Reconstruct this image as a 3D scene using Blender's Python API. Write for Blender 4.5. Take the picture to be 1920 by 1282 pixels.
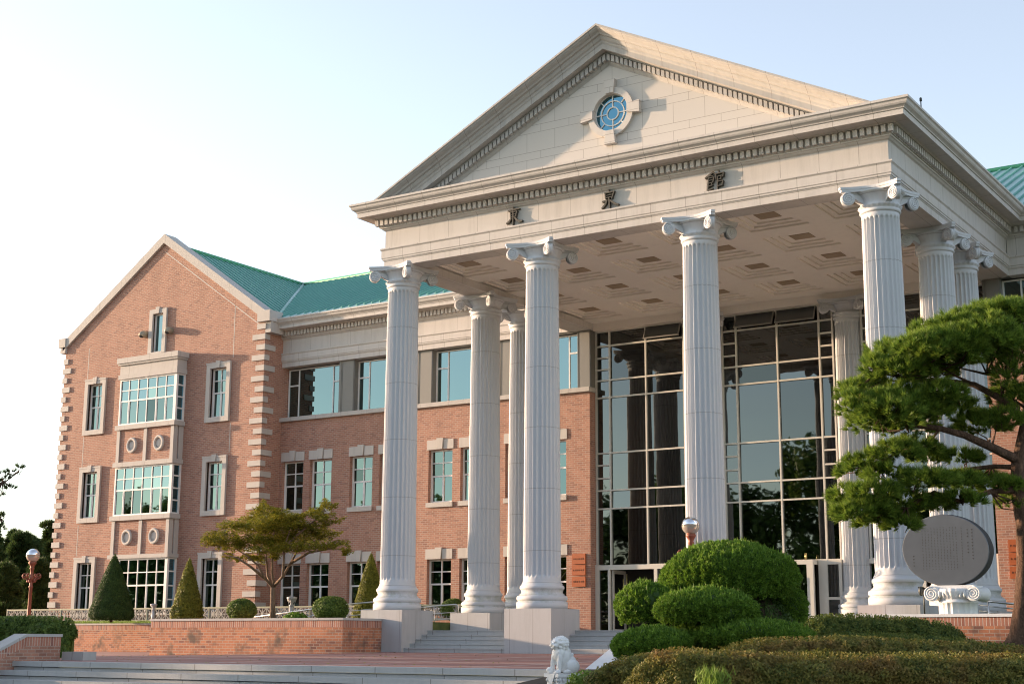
import bpy, math, random
import numpy as np
from mathutils import Vector, Matrix, noise
random.seed(7); RNG = np.random.default_rng(7)
for o in list(bpy.data.objects): bpy.data.objects.remove(o)
SC = bpy.context.scene; COL = SC.collection
K = 0.74                      # the scene is laid out in units of 0.74 m and scaled to metres at the end
D2R = math.radians

# ---------------- camera ----------------
FPX = 2750.2
YAW, PITCH, ROLL = -0.577, 0.2018, 0.0049
CAM = np.array([31.9247, -41.7251, 0.3486])
def _axes():
    cy, sy, cp, sp = math.cos(YAW), math.sin(YAW), math.cos(PITCH), math.sin(PITCH)
    f = np.array([sy*cp, cy*cp, sp]); r = np.array([cy, -sy, 0.]); u = np.cross(r, f)
    cr, sr = math.cos(ROLL), math.sin(ROLL)
    return cr*r + sr*u, -sr*r + cr*u, f
AR, AU, AF = _axes()
def ray(px, py): return AF + AR*(px-960)/FPX + AU*(641-py)/FPX
def at(px, py, z): return CAM + ray(px, py)*z                    # photo pixel at view depth z -> point
def onY(px, py, Y):
    d = ray(px, py); return CAM + d*((Y-CAM[1])/d[1])
cd = bpy.data.cameras.new('camera'); cam = bpy.data.objects.new('camera', cd); COL.objects.link(cam)
cam.location = Vector(CAM)*K
cam.rotation_euler = Matrix([[AR[i], AU[i], -AF[i]] for i in range(3)]).to_euler()
cd.sensor_width = 36; cd.lens = 36*FPX/1920; cd.clip_end = 3000; cd.clip_start = .1
SC.camera = cam

# ---------------- light ----------------
SUN_EL = D2R(7.2); SUN_XY = np.array([-0.982, -0.189])            # towards the sun: from the left, a little in front
sdir = Vector((SUN_XY[0]*math.cos(SUN_EL), SUN_XY[1]*math.cos(SUN_EL), math.sin(SUN_EL))).normalized()
sl = bpy.data.lights.new('sun', 'SUN'); sl.energy = 3.0; sl.angle = D2R(.8); sl.color = (1.0, .69, .45)
so = bpy.data.objects.new('sun', sl); COL.objects.link(so)
so.rotation_euler = sdir.to_track_quat('Z', 'Y').to_euler()
W = bpy.data.worlds.new('World'); SC.world = W; W.use_nodes = True
wn = W.node_tree.nodes; wl = W.node_tree.links
sky = wn.new('ShaderNodeTexSky'); sky.sky_type = 'NISHITA'; sky.sun_disc = False
sky.sun_elevation = SUN_EL; sky.sun_rotation = math.atan2(sdir.x, sdir.y)
sky.altitude = 0; sky.air_density = 1.0; sky.dust_density = .8; sky.ozone_density = 1.6
bg = wn['Background']; bg.inputs[1].default_value = .135
hs = wn.new('ShaderNodeHueSaturation'); hs.inputs['Saturation'].default_value = .60; hs.inputs['Hue'].default_value = .512; wl.new(sky.outputs[0], hs.inputs['Color']); wl.new(hs.outputs[0], bg.inputs[0])
SC.view_settings.view_transform = 'Standard'; SC.view_settings.look = 'None'
SC.view_settings.exposure = 1.93; SC.view_settings.gamma = 1
SC.cycles.max_bounces = 6; SC.cycles.use_denoising = True; SC.cycles.filter_width = 1.1; SC.cycles.sample_clamp_indirect = 6; SC.cycles.denoiser = 'OPENIMAGEDENOISE'; SC.cycles.denoising_prefilter = 'ACCURATE'

# ---------------- materials ----------------
MAT = {}
class NT:
    def __init__(s, name):
        s.m = bpy.data.materials.new(name); s.m.use_nodes = True
        s.n = s.m.node_tree.nodes; s.l = s.m.node_tree.links; s.p = s.n['Principled BSDF']; MAT[name] = s.m
    def new(s, t, **k):
        a = s.n.new(t)
        for q, v in k.items(): setattr(a, q, v)
        return a
    def val(s, sock, v):
        if hasattr(v, 'is_linked') or isinstance(v, bpy.types.NodeSocket): s.l.new(v, sock)
        else: sock.default_value = v
    def math(s, op, a, b=0., c=None):
        n = s.new('ShaderNodeMath', operation=op); s.val(n.inputs[0], a); s.val(n.inputs[1], b)
        if c is not None: s.val(n.inputs[2], c)
        return n.outputs[0]
    def mix(s, f, a, b, mode='MIX'):
        n = s.new('ShaderNodeMix', data_type='RGBA', blend_type=mode)
        s.val(n.inputs[0], f); s.val(n.inputs[6], a); s.val(n.inputs[7], b); return n.outputs[2]
    def pos(s):
        g = s.new('ShaderNodeNewGeometry'); v = s.new('ShaderNodeVectorMath', operation='SCALE')
        s.l.new(g.outputs['Position'], v.inputs[0]); v.inputs['Scale'].default_value = 1/K
        x = s.new('ShaderNodeSeparateXYZ'); s.l.new(v.outputs[0], x.inputs[0])
        nn = s.new('ShaderNodeSeparateXYZ'); s.l.new(g.outputs['True Normal'], nn.inputs[0])
        return v.outputs[0], x.outputs, nn.outputs
    def noise(s, vec, scale, detail=4, rough=.6):
        n = s.new('ShaderNodeTexNoise'); s.l.new(vec, n.inputs[0]); n.inputs['Scale'].default_value = scale
        n.inputs['Detail'].default_value = detail; n.inputs['Roughness'].default_value = rough; return n.outputs['Fac']
    def ramp(s, f, stops):
        r = s.new('ShaderNodeValToRGB'); s.l.new(f, r.inputs[0]); e = r.color_ramp.elements
        while len(e) < len(stops): e.new(.5)
        for q, (p_, c) in zip(e, stops): q.position = p_; q.color = (*c, 1) if len(c) == 3 else c
        return r.outputs[0]
    def out(s, col=None, rough=.7, metal=0., spec=None, bump=None, bs=.3, bd=.02):
        if col is not None: s.val(s.p.inputs['Base Color'], col if not isinstance(col, tuple) else (*col, 1)[:4])
        s.val(s.p.inputs['Roughness'], rough); s.p.inputs['Metallic'].default_value = metal
        if spec is not None: s.p.inputs['Specular IOR Level'].default_value = spec
        if bump is not None:
            b = s.new('ShaderNodeBump'); s.l.new(bump, b.inputs['Height']); b.inputs['Strength'].default_value = bs
            b.inputs['Distance'].default_value = bd; s.l.new(b.outputs[0], s.p.inputs['Normal'])
        return s.m
def horiz(t, x, n):   # horizontal coordinate along a wall, whichever way it faces
    isx = t.math('GREATER_THAN', t.math('ABSOLUTE', n[0]), t.math('ABSOLUTE', n[1]))
    return t.math('ADD', t.math('MULTIPLY', isx, x[1]), t.math('MULTIPLY', t.math('SUBTRACT', 1., isx), x[0]))
def brick_mat(name, c1, c2, c3, mortar, bw=.27, bh=.0917, soldier=False, stain=0, off=.5):
    t = NT(name); v, x, n = t.pos(); u = horiz(t, x, n)
    cmb = t.new('ShaderNodeCombineXYZ'); 
    if soldier: t.l.new(x[2], cmb.inputs[0]); t.l.new(u, cmb.inputs[1])
    else: t.l.new(u, cmb.inputs[0]); t.l.new(x[2], cmb.inputs[1])
    b = t.new('ShaderNodeTexBrick', offset=0 if soldier else off); t.l.new(cmb.outputs[0], b.inputs[0])
    b.inputs['Scale'].default_value = 1; b.inputs['Brick Width'].default_value = .6 if soldier else bw; b.inputs['Row Height'].default_value = bh
    b.inputs['Mortar Size'].default_value = .010; b.inputs['Mortar Smooth'].default_value = .2; b.inputs['Bias'].default_value = 0
    b.inputs['Color1'].default_value = (0, 0, 0, 1); b.inputs['Color2'].default_value = (1, 1, 1, 1); b.inputs['Mortar'].default_value = (.5, .5, .5, 1)
    sx = t.new('ShaderNodeSeparateXYZ'); t.l.new(b.outputs['Color'], sx.inputs[0])
    col = t.ramp(sx.outputs[0], [(0, c3), (.18, c2), (.5, c1), (1, tuple(min(1, q*1.15) for q in c1))])
    ns = t.noise(v, 1.1, 5); col = t.mix(t.math('MULTIPLY', ns, .35), col, (*c2, 1))
    col = t.mix(b.outputs['Fac'], col, (*mortar, 1))
    if stain:
        s2 = t.noise(v, .9, 3, .7); f = t.math('MULTIPLY', t.math('GREATER_THAN', s2, .0), t.ramp(s2, [(.52, (0, 0, 0)), (.66, (1, 1, 1))]))
        col = t.mix(t.math('MULTIPLY', f, stain), col, (.10, .075, .06, 1))
    mp = t.new('ShaderNodeMapping'); t.l.new(v, mp.inputs[0]); mp.inputs['Scale'].default_value = (1.3, 1.3, .22); stn = t.noise(mp.outputs[0], 1.0, 5, .7)
    col = t.mix(t.math('MULTIPLY', t.ramp(stn, [(.45, (0, 0, 0)), (.75, (1, 1, 1))]), .35), col, (c2[0]*.6, c2[1]*.65, c2[2]*.7, 1))
    fine = t.noise(v, 30, 3); col = t.mix(.25, col, fine, 'OVERLAY')
    h = t.math('ADD', t.math('MULTIPLY', b.outputs['Fac'], -1.), t.math('MULTIPLY', fine, .3))
    return t.out(col, .88, bump=h, bs=.5, bd=.01)
brick_mat('brick', (.37, .182, .125), (.32, .153, .107), (.245, .12, .09), (.40, .31, .26))
brick_mat('brick_soldier', (.42, .19, .13), (.33, .135, .09), (.20, .09, .08), (.50, .42, .36), soldier=True)
brick_mat('planter_brick', (.46, .18, .09), (.36, .135, .075), (.19, .085, .07), (.42, .32, .25), stain=.9)
def stone_mat(name, c, joint=0, off=0, rough=.75, dirt=.25, zband=False, speck=.35, zper=0):
    t = NT(name); v, x, n = t.pos(); u = horiz(t, x, n)
    f = t.noise(v, 55, 2, .8); g = t.noise(v, .8, 5, .65)
    col = t.mix(t.math('MULTIPLY', f, speck), (*c, 1), (*[q*.62 for q in c], 1))
    w = t.new('ShaderNodeMapping'); t.l.new(v, w.inputs[0]); w.inputs['Scale'].default_value = (2.2, 2.2, .25)
    st = t.noise(w.outputs[0], 1.6, 5, .7)
    col = t.mix(t.math('MULTIPLY', t.ramp(st, [(.48, (0, 0, 0)), (.75, (1, 1, 1))]), dirt), col, (*[q*.5 for q in c], 1))
    col = t.mix(t.math('MULTIPLY', t.ramp(g, [(.4, (0, 0, 0)), (.7, (1, 1, 1))]), dirt*.5), col, (c[0]*.85, c[1]*.78, c[2]*.68, 1))
    h = f
    if name == 'column_granite':
        zn = t.math('MULTIPLY', t.math('GREATER_THAN', x[2], 1.84), t.math('LESS_THAN', x[2], 2.08)); z2_ = t.math('MULTIPLY', t.math('GREATER_THAN', x[2], 1.62), t.math('LESS_THAN', x[2], 1.72))
        al = t.ramp(t.noise(v, 2.3, 4, .7), [(.42, (0, 0, 0)), (.62, (1, 1, 1))]); col = t.mix(t.math('MULTIPLY', al, t.math('MULTIPLY', t.math('ADD', zn, z2_), .45)), col, (.20, .22, .13, 1))
    if joint:
        uu = t.math('ADD', u, 100-off)
        if zband: uu = t.math('ADD', uu, t.math('MULTIPLY', t.math('LESS_THAN', x[2], 14.45), joint*.55)); uu = t.math('ADD', uu, t.math('MULTIPLY', t.math('GREATER_THAN', x[2], 15.25), joint*.4))
        fr = t.math('FRACT', t.math('DIVIDE', uu, joint)); j = t.math('LESS_THAN', fr, (.028 if name == 'step_granite' else .016)/joint)
        col = t.mix(t.math('MULTIPLY', j, .6), col, (.10, .085, .07, 1))
    if zper:
        fr = t.math('FRACT', t.math('DIVIDE', t.math('ADD', x[2], 50), zper)); j = t.math('LESS_THAN', fr, .022/zper)
        col = t.mix(t.math('MULTIPLY', j, .45), col, (.16, .15, .14, 1))
    return t.out(col, rough, bump=h, bs=.12, bd=.01)
stone_mat('entablature_stone', (.56, .53, .505), joint=1.27, off=.74, zband=True, dirt=.4)
stone_mat('trim_stone', (.475, .445, .42), joint=1.6, off=.3)
stone_mat('plain_stone', (.51, .475, .445), dirt=.3)
stone_mat('column_granite', (.555, .57, .60), dirt=.06, zper=2.05, speck=.22)
stone_mat('pedestal_granite', (.46, .465, .48), joint=.9, off=.0, dirt=.35)
stone_mat('step_granite', (.44, .45, .455), joint=1.9, off=.4, dirt=.3)
stone_mat('white_stone', (.72, .73, .74), dirt=.2, speck=.15)
stone_mat('lion_marble', (.80, .80, .80), dirt=.12, speck=.08)
stone_mat('coping_granite', (.43, .43, .43), joint=1.5, dirt=.3)
stone_mat('ceiling_plaster', (.82, .76, .70), dirt=.12, speck=.06)
def tymp():
    stone_mat('rake_shade_stone', (.45, .435, .42), joint=1.27, off=.74, dirt=.45)  # greyer, dirtier entablature stone: rake's shade painted in along with its stains
    t = NT('tympanum_stone'); v, x, n = t.pos(); P = .97
    zz = t.math('FRACT', t.math('DIVIDE', t.math('ADD', x[2], -16.78+P*20), P))
    short = t.math('LESS_THAN', zz, .28/P)
    jz = t.math('MAXIMUM', t.math('LESS_THAN', zz, .014), t.math('LESS_THAN', t.math('ABSOLUTE', t.math('SUBTRACT', zz, .28/P)), .008))
    uu = t.math('ADD', t.math('ADD', x[0], -6.82+11.4*2), t.math('MULTIPLY', short, .57))
    ju = t.math('LESS_THAN', t.math('FRACT', t.math('DIVIDE', uu, 1.14)), .012)
    f = t.noise(v, 55, 2, .8); c = (.565, .54, .515)
    g = t.noise(v, .7, 5, .65)
    col = t.mix(t.math('MULTIPLY', f, .3), (*c, 1), (*[q*.65 for q in c], 1))
    col = t.mix(t.math('MULTIPLY', g, .25), col, (.46, .40, .34, 1))
    col = t.mix(t.math('MULTIPLY', t.math('MAXIMUM', jz, ju), .65), col, (.13, .11, .09, 1))
    t.out(col, .75)
tymp()
def flat(name, c, rough=.6, metal=0, spec=None, var=.15, sc=6):
    t = NT(name); v, x, n = t.pos(); f = t.noise(v, sc, 4)
    h = None
    if 'bark' in name:
        mp = t.new('ShaderNodeMapping'); t.l.new(v, mp.inputs[0]); mp.inputs['Scale'].default_value = (1, 1, .28); h = t.ramp(t.noise(mp.outputs[0], 11, 5, .75), [(.40, (0, 0, 0)), (.60, (1, 1, 1))]); f = h
    t.out(t.mix(t.math('MULTIPLY', f, var), (*[q*.55 for q in c], 1), (*[q*1.3 for q in c], 1)) if h is not None else t.mix(t.math('MULTIPLY', f, var*2), (*c, 1), (*[q*.55 for q in c], 1)), rough, metal, spec, bump=h, bs=.9, bd=.03)
flat('white_frame', (.72, .71, .70), .45, var=.06)
flat('curtain_frame', (.62, .60, .55), .4, var=.06)
flat('grey_panel', (.19, .185, .17), .5, var=.1)
flat('bronze', (.085, .075, .06), .5, .3)
flat('rust_red_iron', (.28, .085, .05), .5, .2)
flat('steel', (.60, .60, .60), .3, .9)
flat('dark_metal', (.05, .055, .05), .5, .4)
flat('light_panel', (.36, .27, .18), .5, var=.2)
flat('bollard_grey', (.36, .37, .38), .5, .2)
flat('vent_metal', (.33, .29, .22), .5, .3)
flat('interior', (.035, .033, .03), .9)
flat('blind', (.30, .31, .28), .8, var=.3, sc=3)
flat('plaque_wood', (.42, .10, .022), .5, var=.35, sc=9)
flat('plaque_ink', (.13, .035, .012), .7)
flat('slate', (.115, .13, .15), .35, var=.3, sc=3)
flat('slate_rough', (.06, .06, .062), .8, var=.6, sc=8)
flat('inscription_ink', (.045, .045, .045), .8)
flat('bark', (.11, .07, .05), .95, var=.7, sc=14)
flat('red_bark', (.15, .085, .055), .95, var=.8, sc=12)
flat('maple_bark', (.30, .20, .14), .9, var=.5, sc=12)
flat('soil', (.07, .05, .035), .95, var=.5)
flat('green_frame', (.30, .31, .21), .6)
flat('dark_green_post', (.06, .085, .06), .6)
flat('lattice_block', (.42, .39, .36), .85, var=.25)
flat('brass', (.55, .45, .20), .35, .8)
flat('exit_green', (.03, .28, .20), .5)
def glass(name, c, rough=.015, wav=.0, lo=.45):
    t = NT(name); v, x, n = t.pos(); g = t.new('ShaderNodeNewGeometry'); oi = t.new('ShaderNodeObjectInfo')
    rr = t.math('FRACT', t.math('ADD', g.outputs['Random Per Island'], oi.outputs['Random']))
    k_ = t.ramp(rr, [(0, (lo,)*3), (.3, (.85,)*3), (1, (1, 1, 1))])
    t.out(t.mix(1., (*c, 1), k_, 'MULTIPLY'), rough, 1.0)
    f = t.noise(v, .55, 2, .5)
    b = t.new('ShaderNodeBump'); t.l.new(f, b.inputs['Height']); b.inputs['Strength'].default_value = .05; b.inputs['Distance'].default_value = wav
    t.l.new(b.outputs[0], t.p.inputs['Normal'])
    pass
glass('teal_glass', (.172, .252, .262), wav=.03, lo=.8)
glass('sash_glass', (.135, .195, .195), wav=.03, lo=.3)
glass('dark_glass', (.125, .138, .14), wav=.05)
glass('blue_glass', (.17, .40, .52), wav=.03)
def seam_roof():
    t = NT('green_copper'); v, x, n = t.pos()
    f = t.noise(v, .35, 4, .6); g = t.noise(v, 4, 3)
    col = t.ramp(f, [(.3, (.34, .52, .49)), (.55, (.40, .58, .55)), (.8, (.47, .63, .60))])
    t.out(t.mix(.12, col, g, 'OVERLAY'), .5, .1)
seam_roof()
flat('seam_shade_green', (.12, .33, .29), .5, .1, var=.1)  # roof green darkened: shade on the ribs' sides painted as their colour
flat('ridge_green', (.05, .26, .14), .5, .1, var=.1)
def globe():
    t = NT('globe_chrome'); t.out((.85, .87, .9, 1), .03, 1.0)
    t = NT('globe_clear'); t.out((.62, .55, .47, 1), .08, .55)
globe()
def paving():
    t = NT('brick_paving'); v, x, n = t.pos()
    b = t.new('ShaderNodeTexBrick'); t.l.new(v, b.inputs[0]); b.inputs['Scale'].default_value = 1
    b.inputs['Brick Width'].default_value = .3; b.inputs['Row Height'].default_value = .15; b.inputs['Mortar Size'].default_value = .006
    b.inputs['Color1'].default_value = (.36, .15, .115, 1); b.inputs['Color2'].default_value = (.27, .11, .09, 1); b.inputs['Mortar'].default_value = (.2, .13, .11, 1)
    u = t.math('FRACT', t.math('DIVIDE', x[0], 4.2)); w = t.math('FRACT', t.math('DIVIDE', x[1], 2.6))
    band = t.math('MAXIMUM', t.math('LESS_THAN', u, .045), t.math('LESS_THAN', w, .09))
    col = t.mix(t.math('MULTIPLY', band, .75), b.outputs[0], (.50, .40, .36, 1))
    f = t.noise(v, .6, 5); t.out(t.mix(t.math('MULTIPLY', f, .3), col, (.2, .12, .1, 1)), .8)
paving()
def ground():
    t = NT('grass_ground'); v, x, n = t.pos(); f = t.noise(v, 2.5, 6); g = t.noise(v, 30, 3)
    t.out(t.mix(.4, t.ramp(f, [(.3, (.05, .075, .02)), (.7, (.11, .13, .035))]), g, 'OVERLAY'), .95)
ground()
def leaf(name, stops, rough=.55, trans=.35, clump=4.5, patch=None):
    t = NT(name); g = t.new('ShaderNodeNewGeometry')
    col = t.ramp(g.outputs['Random Per Island'], stops)
    v, x, n = t.pos(); f = t.noise(v, 1.3, 3)
    col = t.mix(t.math('MULTIPLY', f, .35), col, (*stops[0][1], 1))
    c2 = t.noise(v, clump, 3, .6); col = t.mix(t.math('MULTIPLY', t.ramp(c2, [(.40, (0, 0, 0)), (.66, (1, 1, 1))]), .5), col, (*stops[-1][1], 1))
    if patch: c3 = t.noise(v, 1.5, 4, .6); col = t.mix(t.math('MULTIPLY', t.ramp(c3, [(.46, (0, 0, 0)), (.62, (1, 1, 1))]), .55), col, (*patch, 1))
    t.out(col, rough, spec=.25)
    tr = t.new('ShaderNodeBsdfTranslucent'); t.l.new(col, tr.inputs[0])
    mx = t.new('ShaderNodeMixShader'); mx.inputs[0].default_value = trans
    t.l.new(t.p.outputs[0], mx.inputs[1]); t.l.new(tr.outputs[0], mx.inputs[2])
    t.l.new(mx.outputs[0], t.n['Material Output'].inputs[0])
leaf('pine_needle', [(0, (.045, .10, .014)), (.5, (.115, .21, .028)), (.9, (.24, .34, .045)), (1, (.30, .39, .055))])
leaf('dark_pine_needle', [(0, (.02, .045, .015)), (.6, (.045, .085, .026)), (1, (.10, .15, .04))])
leaf('juniper_leaf', [(0, (.04, .10, .013)), (.5, (.11, .225, .026)), (1, (.23, .36, .045))], clump=9)
leaf('azalea_leaf', [(0, (.04, .065, .015)), (.4, (.12, .14, .028)), (.8, (.24, .22, .045)), (.93, (.30, .22, .055)), (1, (.30, .26, .06))], patch=(.26, .13, .045))
leaf('azalea_leaf_green', [(0, (.035, .07, .015)), (.6, (.10, .15, .03)), (1, (.26, .27, .06))])
leaf('box_leaf', [(0, (.035, .075, .018)), (.6, (.10, .17, .035)), (1, (.20, .28, .06))])
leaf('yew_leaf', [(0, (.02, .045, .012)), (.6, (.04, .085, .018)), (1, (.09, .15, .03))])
leaf('gold_leaf', [(0, (.07, .09, .012)), (.5, (.15, .17, .02)), (1, (.28, .27, .04))])
leaf('maple_leaf', [(0, (.08, .11, .014)), (.45, (.19, .21, .024)), (.8, (.33, .31, .035)), (1, (.38, .30, .045))])
leaf('lime_leaf', [(0, (.08, .14, .02)), (1, (.25, .36, .06))])

# ---------------- mesh helpers ----------------
def tag(o, label=None, cat=None, group=None, kind=None):
    if label: o['label'] = label
    if cat: o['category'] = cat
    if group: o['group'] = group
    if kind: o['kind'] = kind
    return o
def empty(name, loc, label=None, cat=None, group=None, kind=None, rz=0, parent=None):
    o = bpy.data.objects.new(name, None); COL.objects.link(o); o.location = loc; o.rotation_euler = (0, 0, rz)
    if parent: o.parent = parent
    return tag(o, label, cat, group, kind)
class MB:
    def __init__(s): s.v = []; s.f = []; s.sm = []
    def add(s, vs, fs, smooth=False):
        b = len(s.v); s.v += [tuple(map(float, q)) for q in vs]; s.f += [tuple(i+b for i in q) for q in fs]; s.sm += [smooth]*len(fs); return s
    def box(s, x0, x1, y0, y1, z0, z1):
        if x0 > x1: x0, x1 = x1, x0
        if y0 > y1: y0, y1 = y1, y0
        vs = [(x, y, z) for z in (z0, z1) for y in (y0, y1) for x in (x0, x1)]
        return s.add(vs, [(0, 2, 3, 1), (4, 5, 7, 6), (0, 1, 5, 4), (2, 6, 7, 3), (0, 4, 6, 2), (1, 3, 7, 5)])
    def prism(s, poly, y0, y1):      # polygon in (x,z), extruded from y0 (front) to y1
        n = len(poly); vs = [(x, y0, z) for x, z in poly] + [(x, y1, z) for x, z in poly]
        return s.add(vs, [tuple(range(n)), tuple(range(2*n-1, n-1, -1))] + [(i, i+n, (i+1) % n+n, (i+1) % n) for i in range(n)])
    def lathe(s, prof, c=(0, 0, 0), n=32, smooth=True, mod=None, caps=True):
        vs = []
        for r, z in prof:
            for i in range(n):
                a = 2*math.pi*i/n; rr = r if mod is None else mod(r, z, a)
                vs.append((c[0]+rr*math.cos(a), c[1]+rr*math.sin(a), c[2]+z))
        fs = [(j*n+i, j*n+(i+1) % n, (j+1)*n+(i+1) % n, (j+1)*n+i) for j in range(len(prof)-1) for i in range(n)]
        s.add(vs, fs, smooth)
        if caps:
            b = len(s.v)-len(vs); m = (len(prof)-1)*n
            s.f += [tuple(b+i for i in range(n-1, -1, -1)), tuple(b+m+i for i in range(n))]; s.sm += [False]*2
        return s
    def tube(s, pts, r, n=8, smooth=True):
        pts = [np.array(p, float) for p in pts]; rs = r if hasattr(r, '__len__') else [r]*len(pts); vs = []; up = None
        for i, p in enumerate(pts):
            t = pts[min(i+1, len(pts)-1)]-pts[max(i-1, 0)]; t /= (np.linalg.norm(t)+1e-9)
            if up is None: up = np.array([0, 0, 1.]) if abs(t[2]) < .9 else np.array([1., 0, 0])
            a = np.cross(t, up); a /= (np.linalg.norm(a)+1e-9); b = np.cross(a, t); up = b
            for k in range(n): th = 2*math.pi*k/n; vs.append(p+rs[i]*(a*math.cos(th)+b*math.sin(th)))
        m = len(pts); fs = [(j*n+i, j*n+(i+1) % n, (j+1)*n+(i+1) % n, (j+1)*n+i) for j in range(m-1) for i in range(n)]
        s.add(vs, fs, smooth); b = len(s.v)-len(vs)
        s.f += [tuple(b+i for i in range(n-1, -1, -1)), tuple(b+(m-1)*n+i for i in range(n))]; s.sm += [False]*2
        return s
    def ell(s, c, r, n=12, m=8, rot=None):
        vs = []; 
        for j in range(m+1):
            ph = math.pi*j/m
            for i in range(n):
                th = 2*math.pi*i/n; q = np.array([r[0]*math.sin(ph)*math.cos(th), r[1]*math.sin(ph)*math.sin(th), r[2]*math.cos(ph)])
                if rot is not None: q = rot@q
                vs.append(np.array(c)+q)
        return s.add(vs, [(j*n+i, (j+1)*n+i, (j+1)*n+(i+1) % n, j*n+(i+1) % n) for j in range(m) for i in range(n)], True)
    def sweep(s, prof, path, closed=False):
        # prof: (a, z) a = outward offset; path: function (a)-> list of xy points
        L = [path(a) for a, z in prof]; n = len(L[0]); vs = [(x, y, z) for (a, z), P in zip(prof, L) for x, y in P]
        return s.add(vs, [(j*n+i, j*n+i+1, (j+1)*n+i+1, (j+1)*n+i) for j in range(len(prof)-1) for i in range(n-1)])
    def shift(s, d): s.v = [(x+d[0], y+d[1], z+d[2]) for x, y, z in s.v]; return s
    def build(s, name, mat, parent=None, label=None, origin=None, **k):
        me = bpy.data.meshes.new(name)
        if origin is None: origin = (0, 0, 0) if parent is None else world(parent)
        vs = [(x-origin[0], y-origin[1], z-origin[2]) for x, y, z in s.v]
        me.from_pydata(vs, [], s.f); me.polygons.foreach_set('use_smooth', s.sm); me.materials.append(MAT[mat]); me.update()
        o = bpy.data.objects.new(name, me); COL.objects.link(o)
        if parent is not None: o.parent = parent
        else: o.location = origin
        return tag(o, label, **k)
def world(p):
    v = Vector((0, 0, 0))
    while p is not None: v = v + p.location; p = p.parent
    return v
def copy_tree(o, parent=None, loc=None):
    c = o.copy(); COL.objects.link(c); c.parent = parent
    if loc is not None: c.location = loc
    for ch in [q for q in bpy.data.objects if q.parent == o]: copy_tree(ch, c)
    return c
def npmesh(name, V, F, mat, parent=None, origin=None, label=None, **k):
    me = bpy.data.meshes.new(name); V = np.asarray(V, np.float32); F = np.asarray(F, np.int32)
    if origin is None: origin = (0, 0, 0) if parent is None else world(parent)
    V = V-np.array(origin, np.float32)
    me.vertices.add(len(V)); me.vertices.foreach_set('co', V.ravel())
    k_ = F.shape[1]; me.loops.add(F.size); me.loops.foreach_set('vertex_index', F.ravel())
    me.polygons.add(len(F)); me.polygons.foreach_set('loop_start', np.arange(len(F), dtype=np.int32)*k_)
    me.update(calc_edges=True); me.materials.append(MAT[mat])
    o = bpy.data.objects.new(name, me); COL.objects.link(o)
    if parent is not None: o.parent = parent
    else: o.location = origin
    return tag(o, label, **k)
def unit(a): return a/(np.linalg.norm(a, axis=-1, keepdims=True)+1e-9)
def rnd_dirs(n):
    return unit(RNG.normal(size=(n, 3)))
def quads(C, N, size, asp=.55):
    n = len(C); t = unit(np.cross(N, rnd_dirs(n))); b = np.cross(N, t); s = np.asarray(size).reshape(-1, 1)*np.ones((n, 1))
    V = np.stack([C-t*s, C-b*s*asp, C+t*s, C+b*s*asp], 1).reshape(-1, 3)
    return V, np.arange(4*n).reshape(n, 4)
def blades(C, D, ln, w):
    n = len(C); t = unit(np.cross(D, rnd_dirs(n))); ln = np.asarray(ln).reshape(-1, 1)*np.ones((n, 1))
    V = np.stack([C-t*w, C+t*w, C+D*ln], 1).reshape(-1, 3)
    return V, np.arange(3*n).reshape(n, 3)
def lump(P, sc, amp, seed=0):    # noise displacement factor for points
    return np.array([1+amp*noise.noise(Vector(p)*sc+Vector((seed, 0, 0))) for p in P])

# ---------------- the ground ----------------
def gz(X, Y):
    base = -.17*min(1, max(0, -X/9)); t = min(1, max(0, (-1-Y)/13)); return base*(1-t)-.22*t
g = MB(); g.add([(-900, -900, -2.1), (900, -900, -2.1), (900, 900, -2.1), (-900, 900, -2.1)], [(0, 1, 2, 3)])
tag(g.build('ground', 'grass_ground'), kind='structure')
STX0, STX1, STY = -2.0, 15.5, -14.2
g = MB(); xs = [-60, -40, -30, -20, -14, -9, -6, -3, -2.0, 0, 3, 8, 15.5, 17, 30, 45]; ys = [-14.2, -12, -9, -6, -3, -1, 2, 6, 10, 34]
for i in range(len(xs)-1):
    for j in range(len(ys)-1):
        q = [(xs[i], ys[j]), (xs[i+1], ys[j]), (xs[i+1], ys[j+1]), (xs[i], ys[j+1])]
        g.add([(a, b, gz(a, b)) for a, b in q], [(0, 1, 2, 3)])
g.add([(-60, STY, -.22), (-60, STY, -2.1), (-2, STY, -2.1), (-2, STY, -.22)], [(0, 1, 2, 3)])
g.add([(STX1, STY, -.22), (STX1, STY, -2.1), (45, STY, -2.1), (45, STY, -.22)], [(0, 1, 2, 3)])
tag(g.build('plaza', 'brick_paving'), kind='structure')
s = MB()
for k in range(9):               # slabs with a thin recessed joint below each nosing
    z1 = -.216-.23*k; y0 = STY-.45*(k)
    s.box(STX0, STX1, y0-.02-.43, y0+.3 if k else y0+.55, z1-.135, z1); s.box(STX0, STX1, y0-.39, y0+.1, z1-.23, z1-.155)
tag(s.build('lower_steps', 'step_granite'), kind='structure')
s = MB()
for k in range(5): s.box(.9, 17.1, -.75+.34*k, 13.3 if k == 4 else 2.2, .15*k-.2 if k else -.3, .15*(k+1)-.045); s.box(.9, 17.1, -.77+.34*k, 13.35 if k == 4 else 2.1, .15*(k+1)-.04, .15*(k+1))
s.box(-.9, .897, 3.9, 13.36, -.3, .749); s.box(17.103, 18.9, 3.9, 13.36, -.3, .749); s.box(-.9, .897, .93, 3.9, -.3, .746); s.box(17.103, 18.9, .93, 3.9, -.3, .746)
tag(s.build('porch_steps', 'step_granite'), kind='structure')
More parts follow.
